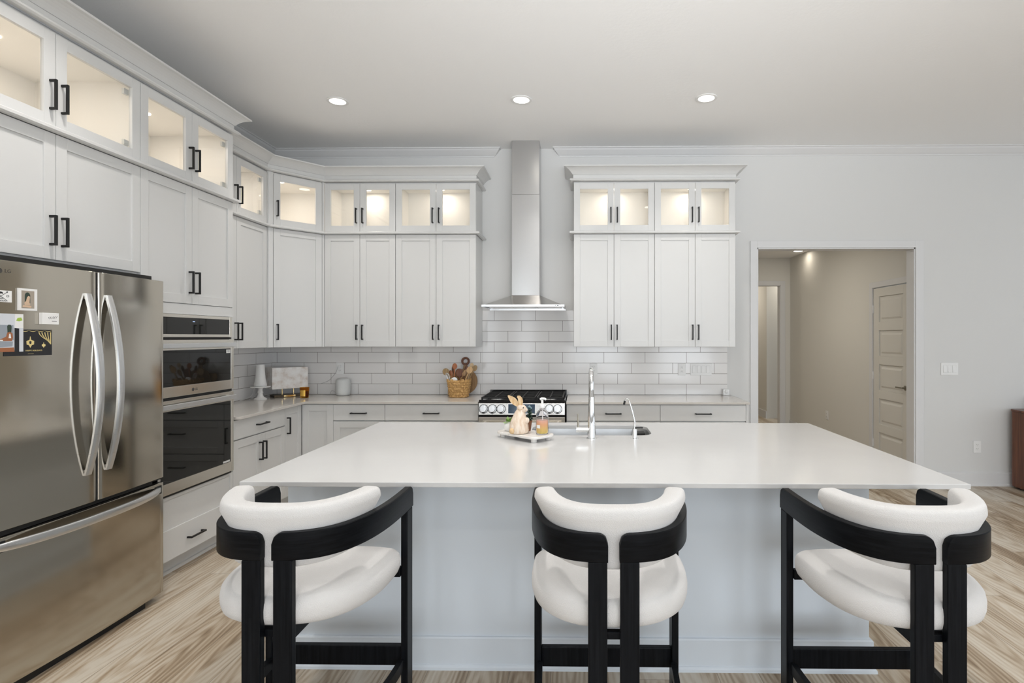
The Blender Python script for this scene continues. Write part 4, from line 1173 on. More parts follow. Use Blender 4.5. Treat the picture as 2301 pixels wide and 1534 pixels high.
# ------------------------------------------------------------------ range
t = thing('gas_range', 'stainless slide-in gas range with black grates', 'range', (-0.513, -0.012, 0))
RW = 0.379
b = MB(); b.box(-RW, RW, -0.64, 0.0, 0.05, 0.885); b.build('body', 'black_matte', t)
m_ = MB()
m_.add([(-RW, -0.64, 0.893), (RW, -0.64, 0.893), (RW, -0.668, 0.886), (-RW, -0.668, 0.886), (-RW, -0.683, 0.785), (RW, -0.683, 0.785), (-RW, -0.64, 0.785), (RW, -0.64, 0.785)],
       [(0, 1, 2, 3), (3, 2, 5, 4), (4, 5, 7, 6), (0, 3, 4, 6), (1, 7, 5, 2), (0, 6, 7, 1)])
cp_ = m_.build('control_panel', 'steel', t, bevel=0.002)
tiltx = math.atan2(0.015, 0.101)
def panel_pt(z): return -0.668-(0.886-z)/0.101*0.015
for kx in (-0.335, -0.257, -0.181, 0.243, 0.315):
    z = 0.836
    m_ = MB(); m_.lathe([(0.036, 0), (0.036, 0.004)], seg=32); m_.lathe([(0.030, 0.004), (0.029, 0.022), (0.027, 0.025)], seg=32)
    m_.box(-0.008, 0.008, -0.028, 0.028, 0.022, 0.038)
    k_ = m_.build('knob', 'steel_bright', cp_, bevel=0.001, smooth=True)
    k_.location = (kx, panel_pt(z), z); k_.rotation_euler = (PI/2-tiltx, 0, 0)
    m_ = MB(); m_.lathe([(0.036, 0), (0.040, 0.0), (0.040, 0.006), (0.036, 0.006), (0.036, 0)], seg=32, caps=False)
    m_.box(-0.010, 0.010, -0.037, -0.028, 0.004, 0.026)
    r_ = m_.build('knob_bezel', 'black_matte', k_)
m_ = MB().box(-0.118, 0.116, -0.003, 0.004, -0.040, 0.040); dsp = m_.build('display', 'display', cp_, bevel=0.001); dsp.location = (0, panel_pt(0.838), 0.838); dsp.rotation_euler = (-tiltx, 0, 0)
tm = text_mesh('panel_script', 'S', 0.03, 'print_black', cp_, (0.112, panel_pt(0.80)-0.001, 0.803), (PI/2-tiltx, 0, 0))
tm.name = 'panel_lettering'
MB().box(-RW+0.002, RW-0.002, -0.662, -0.64, 0.766, 0.784).build('vent_gap', 'black_matte', t)
m_ = MB(); m_.box(-RW, RW, -0.683, -0.641, 0.19, 0.765); dr = m_.build('oven_door', 'steel_h', t, bevel=0.003)
MB().box(-RW+0.09, RW-0.09, -0.6845, -0.682, 0.30, 0.60).build('window', 'oven_glass', dr)
m_ = MB(); m_.tube([(-RW+0.03, -0.735, 0.715), (RW-0.03, -0.735, 0.715)], 0.013, 20); m_.box(-RW+0.05, -RW+0.07, -0.735, -0.684, 0.706, 0.724); m_.box(RW-0.07, RW-0.05, -0.735, -0.684, 0.706, 0.724)
m_.build('handle', 'steel_h', dr, smooth=True)
MB().box(-RW, RW, -0.68, -0.641, 0.055, 0.183).build('drawer', 'steel_h', t, bevel=0.003)
m_ = MB(); m_.box(-RW-0.0015, RW+0.0015, -0.645, -0.002, 0.8935, 0.903); m_.box(-RW, RW, -0.655, -0.645, 0.8935, 0.914); m_.box(-RW, RW, -0.04, -0.002, 0.903, 0.945)
m_.build('cooktop', 'black_gloss', t, bevel=0.002)
for gx0, gx1 in ((-0.365, -0.125), (-0.118, 0.118), (0.125, 0.365)):
    m_ = MB(); z0, z1 = 0.920, 0.934
    m_.box(gx0, gx1, -0.625, -0.609, z0, z1); m_.box(gx0, gx1, -0.071, -0.055, z0, z1); m_.box(gx0, gx0+0.014, -0.609, -0.071, z0, z1); m_.box(gx1-0.014, gx1, -0.609, -0.071, z0, z1)
    cx = (gx0+gx1)/2
    for yy in (-0.48, -0.34, -0.20): m_.box(gx0+0.014, gx1-0.014, yy-0.006, yy+0.006, z0, z1)
    m_.box(cx-0.006, cx+0.006, -0.609, -0.071, z0+0.001, z1+0.001)
    for xx in (gx0, gx1-0.014):
        for yy in (-0.625, -0.071): m_.box(xx, xx+0.014, yy, yy+0.016, 0.903, z0)
    m_.build('grate', 'black_matte', t, bevel=0.002)
for bx, by, br in ((-0.245, -0.48, 0.045), (-0.245, -0.2, 0.035), (0.0, -0.34, 0.05), (0.245, -0.48, 0.04), (0.245, -0.2, 0.035)):
    m_ = MB(); m_.lathe([(br+0.012, 0.9035), (br+0.010, 0.908), (br, 0.910)], (bx, by, 0), 28); bb = m_.build('burner', 'steel_bright', t, smooth=True)
    MB().lathe([(br, 0.9105), (br, 0.915), (br-0.008, 0.917), (0, 0.917)], (bx, by, 0), 28).build('burner_cap', 'black_matte', bb, smooth=True)

# ------------------------------------------------------------------ hood
t = thing('range_hood', 'stainless chimney hood above the range', 'range hood', (-0.522, -0.0095, 0))
MB().box(-0.133, 0.134, -0.235, 0, 1.865, 2.83).build('lower_flue', 'steel_hood', t, bevel=0.002)
MB().box(-0.131, 0.132, -0.233, 0, 2.8305, CEIL-0.002).build('upper_flue', 'steel_hood', t, bevel=0.002)
m_ = MB()
m_.hexa([(-0.352, -0.468, 1.7645), (0.352, -0.468, 1.7645), (0.352, -0.002, 1.7645), (-0.352, -0.002, 1.7645)], [(-0.135, -0.237, 1.8645), (0.136, -0.237, 1.8645), (0.136, 0, 1.8645), (-0.135, 0, 1.8645)])
m_.build('canopy', 'steel', t, bevel=0.001)
m_ = MB(); a, zt, zb = 0.379, 1.764, 1.742
m_.box(-a, a, -0.492, -0.477, zb, zt); m_.box(-a, a, -0.015, 0, zb-0.012, zt); m_.box(-a, -a+0.014, -0.477, -0.015, zb, zt); m_.box(a-0.014, a, -0.477, -0.015, zb, zt); m_.box(-a+0.014, a-0.014, -0.477, -0.015, zt-0.004, zt)
rim = m_.build('rim', 'steel_bright', t, bevel=0.0015)
for fx0, fx1 in ((-0.34, -0.115), (-0.111, 0.111), (0.115, 0.34)):
    MB().box(fx0, fx1, -0.44, -0.03, zb+0.004, zb+0.012).build('grease_filter', 'steel', t, bevel=0.001)
for lx_ in (-0.27, 0.27, 0.0):
    MB().lathe([(0, zb+0.0005), (0.024, zb+0.0005), (0.024, zb+0.004), (0, zb+0.004)], (lx_, -0.457, 0), 20).build('hood_lamp', 'plastic_white', t)
for bx in (0.300, 0.315, 0.322):
    MB().box(bx-0.003, bx+0.003, -0.4935, -0.4915, 1.749, 1.757).build('button', 'dark_slot', rim)
for bx in (-0.06, 0.01):
    MB().lathe([(0, 0), (0.004, 0), (0.004, 0.001), (0, 0.001)], (bx, -0.4925, 1.752), 14, 'Y').build('button', 'steel', rim)

# ------------------------------------------------------------------ wall plates
def outlet(label, x, z, y=-TT, dev='outlet', W_=0.075, H_=0.117, n=1, sw=0, loc=None, rotz=0):
    nm = 'wall_outlet' if not sw else 'light_switch'
    t = thing(nm, label, 'outlet' if not sw else 'light switch', loc or (x, y-0.0005, z), rotz)
    MB().box(-W_/2, W_/2, -0.006, 0, -H_/2, H_/2).build('cover_plate', 'plastic_white', t, bevel=0.002)
    if not sw:
        for dz in (0.020, -0.020):
            r_ = MB().box(-0.017, 0.017, -0.008, -0.006, dz-0.014, dz+0.014).build('receptacle', 'plastic_white', t, bevel=0.002)
            m_ = MB(); m_.box(-0.0078, -0.0058, -0.0084, -0.008, dz-0.002, dz+0.007); m_.box(0.0058, 0.0078, -0.0084, -0.008, dz-0.002, dz+0.007); m_.lathe([(0, 0), (0.0026, 0), (0.0026, 0.0004), (0, 0.0004)], (0, -0.008, dz-0.008), 10, 'Y')
            m_.build('slots', 'dark_slot', r_)
    else:
        for k in range(sw):
            cx = (k-(sw-1)/2)*0.046
            m_ = MB(); m_.hexa([(cx-0.0165, -0.006, -0.034), (cx+0.0165, -0.006, -0.034), (cx+0.0165, -0.006, 0.034), (cx-0.0165, -0.006, 0.034)], [(cx-0.0165, -0.011, -0.034), (cx+0.0165, -0.011, -0.034), (cx+0.0165, -0.0075, 0.034), (cx-0.0165, -0.0075, 0.034)])
            rk = m_.build('rocker', 'plastic_white', t, bevel=0.001)
            f_ = MB(); f_.box(cx-0.0185, cx-0.0168, -0.0066, -0.006, -0.036, 0.036); f_.box(cx+0.0168, cx+0.0185, -0.0066, -0.006, -0.036, 0.036); f_.box(cx-0.0185, cx+0.0185, -0.0066, -0.006, 0.0345, 0.036); f_.box(cx-0.0185, cx+0.0185, -0.0066, -0.006, -0.036, -0.0345)
            f_.build('rocker_frame', 'plastic_grey', t)
    return t
outlet('white outlet on the backsplash above the small grey speaker', -2.4065, 1.152)
outlet('white outlet on the backsplash behind the tall faucet', 0.134, 1.148)
outlet('white outlet beside the four-gang switch plate', 1.010, 1.146)
outlet('white four-gang switch plate on the backsplash', 1.199, 1.146, W_=0.212, H_=0.118, sw=4)
outlet('white three-gang switch plate on the wall right of the opening', 3.646, 1.152, y=0, W_=0.168, H_=0.122, sw=3)
outlet('white outlet low on the wall near the walnut sideboard', 3.916, 0.384, y=0)
outlet('white outlet low on the hall wall beyond the opening', 0, 0, loc=(HX-0.0005, 2.14, 0.40), rotz=-PI/2)

# motion sensor in the corner of the backsplash
t = thing('motion_sensor', 'small square white sensor standing at the right end of the back counter', 'sensor', (1.438, -0.04, CT))
MB().box(-0.032, 0.032, -0.016, 0.014, 0, 0.062).build('case', 'plastic_white', t, bevel=0.006)
ellipsoid((0.0, -0.015, 0.035), (0.017, 0.012, 0.017)).build('lens', 'plastic_white', t, smooth=True)

def adopt(o, p):
    M_ = Matrix.Translation(p.location) @ Matrix.Rotation(p.rotation_euler[2], 4, 'Z')
    o.parent = p; o.matrix_parent_inverse = M_.inverted(); return o
# ------------------------------------------------------------------ counter corner things
t = thing('cake_stand', 'small white pedestal stand in the counter corner', 'cake stand', (-2.938, -0.487, CT))
MB().lathe([(0.055, 0), (0.056, 0.006), (0.046, 0.014), (0.030, 0.024), (0.022, 0.040), (0.020, 0.056), (0.026, 0.066), (0.021, 0.074), (0.018, 0.092), (0.022, 0.104), (0.03, 0.108), (0.0800, 0.112), (0.084, 0.117), (0.083, 0.122), (0.0, 0.122)], seg=40).build('pedestal', 'ceramic', t, smooth=True)
t = DIFF = thing('diffuser', 'tall tapered white diffuser on the pedestal stand', 'diffuser', (-2.938, -0.487, CT+0.1225))
MB().lathe([(0.050, 0), (0.053, 0.003), (0.0535, 0.018), (0.0525, 0.019)], seg=36).build('base', 'plastic_white', t, smooth=True)
MB().lathe([(0.0535, 0.0195), (0.050, 0.035), (0.043, 0.075), (0.038, 0.13), (0.0365, 0.19), (0.035, 0.198), (0.030, 0.198), (0.029, 0.17), (0, 0.17)], seg=36).build('cover', 'plastic_white', t, smooth=True)
def smooth_pts(P, n=6):
    P = [Vector(p) for p in P]; out = []
    for i in range(len(P)-1):
        p0, p1, p2, p3 = P[max(i-1, 0)], P[i], P[i+1], P[min(i+2, len(P)-1)]
        for k in range(n):
            u = k/n; out.append(0.5*((2*p1)+(-p0+p2)*u+(2*p0-5*p1+4*p2-p3)*u*u+(-p0+3*p1-3*p2+p3)*u**3))
    out.append(P[-1]); return [tuple(p) for p in out]
pts = [(-2.968, -0.452, CT+0.16), (-3.03, -0.42, CT+0.10), (-3.04, -0.45, CT+0.035), (-3.055, -0.50, CT+0.012), (-3.06, -0.56, CT+0.004), (-3.05, -0.62, CT+0.003)]
adopt(MB().tube(smooth_pts(pts), 0.0028, 8).build('power_cord', 'cord_white', smooth=True), DIFF)
t = LAMP_ = thing('table_lamp', 'rectangular marbled stone lamp on brass posts in the counter corner', 'lamp', (-2.835, -0.212, CT), math.radians(47))
m_ = MB()
lw, ldp = 0.163, 0.088
m_.box(-lw, lw, -ldp, ldp, 0.082, 0.284); m_.build('shade', 'onyx', t, bevel=0.002)
for xx in (-0.052, 0.052):
    MB().cyl((xx, -0.02, 0.022), (xx, -0.02, 0.082), 0.006, 16).build('post', 'brass', t, smooth=True)
MB().box(-0.135, 0.135, -0.062, 0.062, 0, 0.022).build('base', 'bronze_dark', t, bevel=0.002)
MB().box(-0.052, 0.052, -0.070, -0.0625, 0.003, 0.020).build('plaque', 'brass', t, bevel=0.001)

pts = [(-2.93, -0.20, CT+0.01), (-2.99, -0.24, CT+0.01), (-3.035, -0.31, CT+0.045), (-3.03, -0.38, CT+0.05), (-3.035, -0.43, CT+0.012), (-3.03, -0.50, CT+0.0035)]
adopt(MB().tube(smooth_pts(pts), 0.0028, 8).build('power_cord', 'cord_white', smooth=True), LAMP_)
t = thing('jar_candle', 'amber glass jar candle on the counter right of the stone lamp', 'candle', (-2.605, -0.335, CT))
MB().lathe([(0.034, 0), (0.037, 0.003), (0.043, 0.100), (0.0405, 0.100), (0.035, 0.012), (0, 0.010)], seg=36).build('jar', 'amber_glass', t, smooth=True)
MB().lathe([(0, 0.0115), (0.034, 0.0115), (0.0372, 0.062), (0, 0.062)], seg=32).build('wax', 'candle_dark', t, smooth=True)
m_ = MB(); L_ = []
for k in range(13):
    a = -PI/2-0.62+1.24*k/12; L_.append(a)
for i in range(12):
    a, b2 = L_[i], L_[i+1]
    for (z0, z1) in ((0.018, 0.075),):
        r0 = 0.0378+z0*0.06+0.0004; r1 = 0.0378+z1*0.06+0.0004
        m_.add([(r0*math.cos(a), r0*math.sin(a), z0), (r0*math.cos(b2), r0*math.sin(b2), z0), (r1*math.cos(b2), r1*math.sin(b2), z1), (r1*math.cos(a), r1*math.sin(a), z1),
                ((r0-.0002)*math.cos(a), (r0-.0002)*math.sin(a), z0), ((r0-.0002)*math.cos(b2), (r0-.0002)*math.sin(b2), z0), ((r1-.0002)*math.cos(b2), (r1-.0002)*math.sin(b2), z1), ((r1-.0002)*math.cos(a), (r1-.0002)*math.sin(a), z1)],
               [(0, 1, 2, 3), (7, 6, 5, 4), (0, 4, 5, 1), (3, 2, 6, 7)])
m_.build('label', 'amber_label', t)

t = SPK = thing('smart_speaker', 'pale grey rounded fabric speaker against the backsplash', 'speaker', (-2.335, -0.105, CT))
MB().lathe([(0.0, 0), (0.050, 0), (0.062, 0.005), (0.069, 0.018), (0.071, 0.04), (0.071, 0.125), (0.068, 0.146), (0.058, 0.162), (0.040, 0.169), (0.035, 0.167), (0, 0.167)], seg=44).build('body', 'plastic_grey', t, smooth=True)
MB().lathe([(0, 0.1672), (0.034, 0.1672), (0.033, 0.169), (0, 0.1695)], seg=32).build('touch_panel', 'plastic_white', t, smooth=True)
pts = [(-2.407, -0.03, 1.175), (-2.42, -0.035, 1.16), (-2.44, -0.022, 1.12), (-2.47, -0.02, 1.08), (-2.52, -0.02, 1.03), (-2.60, -0.02, 1.0)]
adopt(MB().tube(smooth_pts(pts), 0.0018, 8).build('power_cord', 'cord_grey', smooth=True), SPK)
pts = [(-2.405, -0.12, CT+0.03), (-2.43, -0.13, CT+0.05), (-2.45, -0.12, CT+0.035), (-2.47, -0.10, CT+0.006), (-2.52, -0.08, CT+0.003)]
adopt(MB().tube(smooth_pts(pts), 0.0018, 8).build('power_cord', 'cord_grey', smooth=True), SPK)
m_ = MB(); m_.box(-0.011, 0.011, -0.026, -0.0095, -0.012, 0.012)
m_.v = [(x-2.4065, y-0.008, z+1.172) for x, y, z in m_.v]; adopt(m_.build('power_plug', 'plastic_white', bevel=0.002), SPK)

# ------------------------------------------------------------------ basket, boards and utensils
BX = -1.157; S8 = 0.000358
def bz(y): return CT+(1290-y)*S8
def bxx(x): return BX+(x-692)*S8
# woven basket
def basket():
    t = thing('woven_basket', 'woven seagrass basket of utensils on the back counter', 'basket', (BX, -0.25, CT))
    H_ = 0.172; nb, nh = 26, 7
    def per(u, z):   # rounded-square perimeter
        s_ = 0.082+0.026*(z/H_)
        a = u*2*PI; n = 4
        c, d = math.cos(a), math.sin(a)
        return s_*math.copysign(abs(c)**(2/n), c), s_*0.92*math.copysign(abs(d)**(2/n), d)
    m_ = MB()
    rings = []
    for z in (0.001, 0.01, H_-0.006): rings.append([(*(v*0.955 for v in per(k/48, z)), z) for k in range(48)])
    m_.loft(rings, caps=False); m_.f.append(tuple(range(48)))
    m_.build('liner', 'basket_weave', t, smooth=True)
    hs = MB()
    for r_ in range(nh):        # horizontal wefts in and out of the uprights
        z0 = 0.004+r_*(H_-0.008)/nh; z1 = z0+(H_-0.008)/nh-0.0012
        P = []
        K = nb*6
        for k in range(K):
            u = k/K; x, y = per(u, (z0+z1)/2); off = 1+0.038*math.sin(PI*(u*nb)+PI*(r_%2))
            P.append((x*off, y*off))
        rg = [[(x*q, y*q, z) for x, y in P] for q, z in ((0.975, z0), (1.0, z0+0.002), (1.012, (z0+z1)/2), (1.0, z1-0.002), (0.975, z1))]
        hs.loft(rg, caps=False)
    hs.build('weave', 'basket_weave', t, smooth=True)
    vs_ = MB()
    for k in range(nb):
        for r_ in range(nh+0):
            if (k+r_) % 2: continue
            z0 = 0.003+r_*(H_-0.008)/nh-0.001; z1 = z0+(H_-0.008)/nh+0.002
            ua, ub = (k+0.12)/nb, (k+0.88)/nb
            q = []
            for z, off in ((z0, 1.0), ((z0+z1)/2, 1.055), (z1, 1.0)):
                for u in (ua, (ua+ub)/2, ub):
                    x, y = per(u, z); q.append((x*off, y*off, z))
            qi = [(x*0.96, y*0.96, z) for x, y, z in q]
            n_ = len(q)
            vs_.add(q+qi, [(0, 1, 4, 3), (1, 2, 5, 4), (3, 4, 7, 6), (4, 5, 8, 7), (9, 12, 13, 10), (10, 13, 14, 11), (12, 15, 16, 13), (13, 16, 17, 14), (0, 9, 10, 1), (1, 10, 11, 2), (6, 7, 16, 15), (7, 8, 17, 16), (0, 3, 12, 9), (3, 6, 15, 12), (2, 11, 14, 5), (5, 14, 17, 8)])
    vs_.build('upright_strips', 'basket_weave', t, smooth=True)
    rim = MB()
    for k in range(0, nb, 2):
        ua, ub = (k+0.05)/nb, (k+1.0)/nb
        q = []
        for z in (H_-0.012, H_+0.006):
            for u in (ua, ub):
                x, y = per(u, H_); q.append((x*1.03, y*1.03, z))
        qi = [(x*0.93, y*0.93, z) for x, y, z in q]
        rim.hexa([q[0], q[1], qi[1], qi[0]], [q[2], q[3], qi[3], qi[2]])
    rim.build('rim', 'basket_weave', t, bevel=0.002)
basket()
# boards leaning on the tiles
t = thing('cutting_board', 'pale rectangular cutting board standing behind the basket', 'cutting board', (bxx(420), -0.085, CT), 0)
t.rotation_euler = (math.radians(-12), 0, 0)
MB().prism_y([(-0.05, 0.0), (0.045, 0.0), (0.045, 0.215), (-0.03, 0.215), (-0.042, 0.212), (-0.05, 0.205)], -0.012, 0.006).build('board', 'board_pale', t, bevel=0.003)
t = thing('paddle_board', 'round wooden paddle board with ring handle, behind the basket', 'cutting board', (bxx(740), -0.105, CT+0.003), 0)
t.rotation_euler = (math.radians(-12), 0, 0)
m_ = MB(); N = 40; Rb = 0.127; zc = 0.135
pl = [(Rb*math.sin(a), zc-Rb*math.cos(a)) for a in [(-PI+0.17)+(2*PI-0.34)*k/N for k in range(N+1)]]
m_.prism_y(pl, -0.009, 0.006)
m_.prism_y([(-0.022, zc+Rb-0.008), (0.022, zc+Rb-0.008), (0.018, 0.300), (-0.018, 0.300)], -0.0088, 0.0058)
m_.build('board', 'board_mid', t, bevel=0.002)
rg = MB(); K = 36; RO, RI = 0.042, 0.0215; zr = 0.338
for k in range(K):
    a, b2 = 2*PI*k/K, 2*PI*(k+1)/K
    q = [(RI*math.cos(a), RI*math.sin(a)), (RO*math.cos(a), RO*math.sin(a)), (RO*math.cos(b2), RO*math.sin(b2)), (RI*math.cos(b2), RI*math.sin(b2))]
    n_ = len(rg.v)
    rg.add([(x, -0.009, z+zr) for x, z in q]+[(x, 0.006, z+zr) for x, z in q], [(0, 1, 2, 3), (7, 6, 5, 4), (1, 5, 6, 2), (0, 3, 7, 4)])
bm_ = rg.build('ring_handle', 'spoon_dark', t, smooth=True)

def utensil(name, label, cat, hx, hy, bx_, by_, rx, rz, m, y=-0.25, depth=0.005, scoop=True, yb=None):
    """head centre and where the handle meets the basket, both in photo-crop units"""
    H0 = Vector((bxx(hx), y, bz(hy))); B0 = Vector((bxx(bx_), y, bz(by_)))
    d = (H0-B0).normalized(); E0 = B0-d*0.07
    t = thing(name, label, cat, tuple(E0), 0, 'utensils in the basket')
    an = math.atan2(H0.x-B0.x, H0.z-B0.z)
    h_ = ellipsoid((0, 0, 0), (rx*S8, depth, rz*S8), u=24, v=14)
    h_.v = [(x, yy-(0.5*depth*(1-min(1, (x/(rx*S8))**2+(z/(rz*S8))**2)) if (scoop and yy < 0) else 0)*-2.0*0.75, z) for x, yy, z in h_.v]
    h_.xf(Matrix.Translation(H0-E0) @ Matrix.Rotation(an, 4, 'Y'))
    h_.build('head', m, t, smooth=True)
    nk = H0-d*(rz*S8*0.8)
    MB().tube([(0, 0, 0), tuple((B0-E0)), tuple(nk-E0)], [0.0050, 0.0050, 0.0060], 12).build('handle', m, t, smooth=True)
    return t
utensil('wooden_spoon', 'olive round-headed spoon leaning left out of the basket', 'spoon', 345, 612, 480, 900, 92, 95, 'spoon_olive', -0.262)
utensil('wooden_spatula', 'dark brown spatula second from the left behind the whisk', 'spatula', 525, 560, 560, 880, 45, 110, 'spoon_dark', -0.229, 0.004, False)
utensil('wooden_spoon', 'reddish wooden spoon standing upright under the ring handle', 'spoon', 595, 460, 575, 870, 66, 78, 'spoon_red', -0.285)
utensil('wooden_ladle', 'large dark ladle with a deep bowl in the middle of the basket', 'ladle', 700, 645, 700, 890, 108, 118, 'spoon_dark', -0.258, 0.012)
utensil('wooden_spoon', 'medium brown spoon leaning right in the middle of the basket', 'spoon', 860, 640, 725, 850, 55, 100, 'board_mid', -0.284)
utensil('wooden_spatula', 'dark narrow spatula leaning right behind the medium brown spoon', 'spatula', 870, 540, 800, 800, 42, 95, 'spoon_dark', -0.236, 0.004, False)
utensil('wooden_spoon', 'pale spoon in front, leaning right', 'spoon', 1000, 560, 865, 870, 84, 98, 'board_pale', -0.300)
utensil('wooden_spoon', 'pale blond spoon head rising highest at the right of the basket', 'spoon', 1010, 445, 900, 850, 55, 62, 'spoon_pale', -0.218)
utensil('wooden_spoon', 'olive grey spoon farthest right in the basket', 'spoon', 1115, 520, 930, 860, 62, 90, 'spoon_olive', -0.262)
utensil('wooden_spatula', 'red-brown flat spatula between the round olive spoon and the dark ones', 'spatula', 470, 650, 540, 900, 50, 80, 'spoon_red', -0.245, 0.004, False)
utensil('slotted_turner', 'white plastic turner low in the front of the basket', 'turner', 590, 830, 610, 900, 88, 78, 'plastic_white', -0.302, 0.004, False)
# whisk
H0 = Vector((bxx(425), -0.300, bz(735))); B0 = Vector((bxx(490), -0.298, bz(890))); d = (H0-B0).normalized()
t = thing('whisk', 'wire whisk leaning left at the front of the basket', 'whisk', tuple(B0-d*0.06), 0, 'utensils in the basket')
E0 = B0-d*0.06
MB().tube([(0, 0, 0), tuple(B0-E0+d*0.012)], 0.006, 12).build('handle', 'board_pale', t, smooth=True)
side = d.cross(Vector((0, 1, 0))).normalized(); fwd = side.cross(d).normalized()
wm = MB(); base = B0-E0+d*0.010
for q in range(5):
    aq = PI*q/5; u_ = side*math.cos(aq)+fwd*math.sin(aq); P = []
    for k in range(17):
        s_ = k/16*2*PI-PI/2-0.0
        x_ = math.sin(PI*k/16*2)*0.0 
        ph = PI*k/16
        P.append(tuple(base+d*(0.088*math.sin(ph)**0.7)+u_*(0.024*math.cos(ph)*math.sin(ph)**0.5)))
    wm.tube(P, 0.0011, 6)
wm.build('wires', 'steel_bright', t, smooth=True)

# ------------------------------------------------------------------ tray on the island
TRZ = CT
tc = Vector((-0.313, -2.425)); ta = math.atan2(-2.597+2.383, -0.243+0.488)
t = thing('marble_tray', 'white marble tray on stubby feet on the island', 'tray', (tc.x, tc.y, TRZ), ta)
pl = rrect(-0.165, 0.165, -0.088, 0.088, 0.045, 8)
m_ = MB().prism(pl, 0.020, 0.033); m_.build('slab', 'marble', t, bevel=0.002)
for fx in (-0.125, 0.128):
    for fy_ in (-0.055, 0.055):
        MB().lathe([(0.0155, 0), (0.017, 0.003), (0.017, 0.0198), (0, 0.0198)], (fx, fy_, 0), 20).build('foot', 'marble', t, smooth=True)
TT0 = TRZ+0.0333
# rabbit figure of natural fibre
rb = thing('rabbit_figurine', 'tan straw rabbit figurine standing on the marble tray', 'figurine', (-0.345, -2.455, TT0), math.radians(-6))
rings = []; K = 28
prof = [(0.0, 0.045, 0.040, 0.0), (0.004, 0.052, 0.046, 0.0), (0.02, 0.056, 0.050, 0.0), (0.045, 0.053, 0.047, 0.0), (0.07, 0.046, 0.041, 0.001), (0.095, 0.037, 0.034, 0.003), (0.118, 0.029, 0.027, 0.006), (0.132, 0.022, 0.021, 0.009), (0.142, 0.014, 0.014, 0.010)]
for z, rx, ry, cx in prof:
    r_ = []
    for k in range(K):
        a = 2*PI*k/K; f_ = 1+0.035*math.sin(a*11+z*60)+0.02*math.sin(a*5)
        r_.append((cx+rx*math.cos(a)*f_, ry*math.sin(a)*f_, z))
    rings.append(r_)
MB().loft(rings).build('body', 'husk', rb, smooth=True)
ellipsoid((0.017, 0.0, 0.138), (0.030, 0.022, 0.024), Euler((0, 0.35, 0))).build('head', 'husk', rb, smooth=True)
ellipsoid((0.041, 0.0, 0.132), (0.010, 0.010, 0.009)).build('muzzle', 'husk', rb, smooth=True)
ellipsoid((0.030, -0.0195, 0.146), (0.0035, 0.0022, 0.0035)).build('eye', 'dark_slot', rb, smooth=True)
def ear(pts, ws):
    rings = []
    for (x, y, z), w in zip(pts, ws):
        i = len(rings); a = Vector(pts[max(i-1, 0)]); b2 = Vector(pts[min(i+1, len(pts)-1)]); d = (b2-a).normalized()
        n = Vector((d.z, 0, -d.x)).normalized(); r_ = []
        for k in range(14):
            th = 2*PI*k/14; r_.append((x+n.x*w*math.cos(th), y+0.0045*math.sin(th)-0.006*math.cos(th)**2, z+n.z*w*math.cos(th)))
        rings.append(r_)
    return MB().loft(rings)
ear([(0.006, 0.004, 0.150), (-0.006, 0.004, 0.160), (-0.020, 0.004, 0.172), (-0.033, 0.004, 0.185), (-0.044, 0.004, 0.196), (-0.054, 0.002, 0.205), (-0.061, 0.0, 0.212)], [0.006, 0.012, 0.017, 0.018, 0.014, 0.008, 0.003]).build('ear', 'husk_ear', rb, smooth=True)
ear([(0.010, -0.004, 0.152), (0.012, -0.004, 0.165), (0.012, -0.004, 0.180), (0.010, -0.006, 0.195), (0.003, -0.008, 0.205), (-0.006, -0.010, 0.209)], [0.006, 0.011, 0.014, 0.013, 0.010, 0.004]).build('ear', 'husk_ear', rb, smooth=True)
ellipsoid((0.044, -0.010, 0.072), (0.017, 0.013, 0.020), Euler((0, 0.5, 0))).build('arm', 'husk', rb, smooth=True)
ellipsoid((-0.030, -0.040, 0.018), (0.016, 0.012, 0.017)).build('tail', 'husk_ear', rb, smooth=True)
MB().tube([(0.000, -0.020, 0.136), (0.012, -0.026, 0.134), (0.025, -0.023, 0.140), (0.018, 0.0, 0.150), (0.0, 0.012, 0.145), (-0.008, -0.004, 0.140), (0.0, -0.020, 0.136)], 0.0016, 8).build('twine_tie', 'spoon_pale', rb, smooth=True)
# succulent pot
t = thing('succulent_pot', 'white rounded pot with bright green leaves on the tray', 'potted plant', (-0.412, -2.375, TT0))
MB().lathe([(0.018, 0), (0.021, 0.002), (0.027, 0.015), (0.0285, 0.030), (0.026, 0.046), (0.021, 0.055), (0.019, 0.055), (0.022, 0.044), (0, 0.044)], seg=36).build('pot', 'ceramic', t, smooth=True)
def leaf(m_, base, az, el, L, W_, fold=0.3):
    """a pointed folded leaf with thickness"""
    d = Vector((math.cos(az)*math.cos(el), math.sin(az)*math.cos(el), math.sin(el))); s_ = Vector((-math.sin(az), math.cos(az), 0)); n = d.cross(s_)*-1
    top = []; N = 6
    for k in range(N+1):
        u = k/N; w = W_*math.sin(PI*min(1, u*0.93+0.07))**0.8; p = Vector(base)+d*L*u-Vector((0, 0, 1))*L*0.25*u*u
        top.append([p+s_*w+n*w*fold, p, p-s_*w+n*w*fold])
    vs = [v for r in top for v in r]; vs2 = [v-n*0.0008 for v in vs]; b = len(vs); fs = []
    for k in range(N):
        for j in range(2):
            a = k*3+j; fs += [(a, a+1, a+4, a+3), (b+a, b+a+3, b+a+4, b+a+1)]
        fs += [(k*3, k*3+3, b+k*3+3, b+k*3), (k*3+2, b+k*3+2, b+k*3+5, k*3+5)]
    fs += [(0, b, b+1, 1), (1, b+1, b+2, 2)]
    m_.add([tuple(v) for v in vs+vs2], fs)
random.seed(3)
m_ = MB()
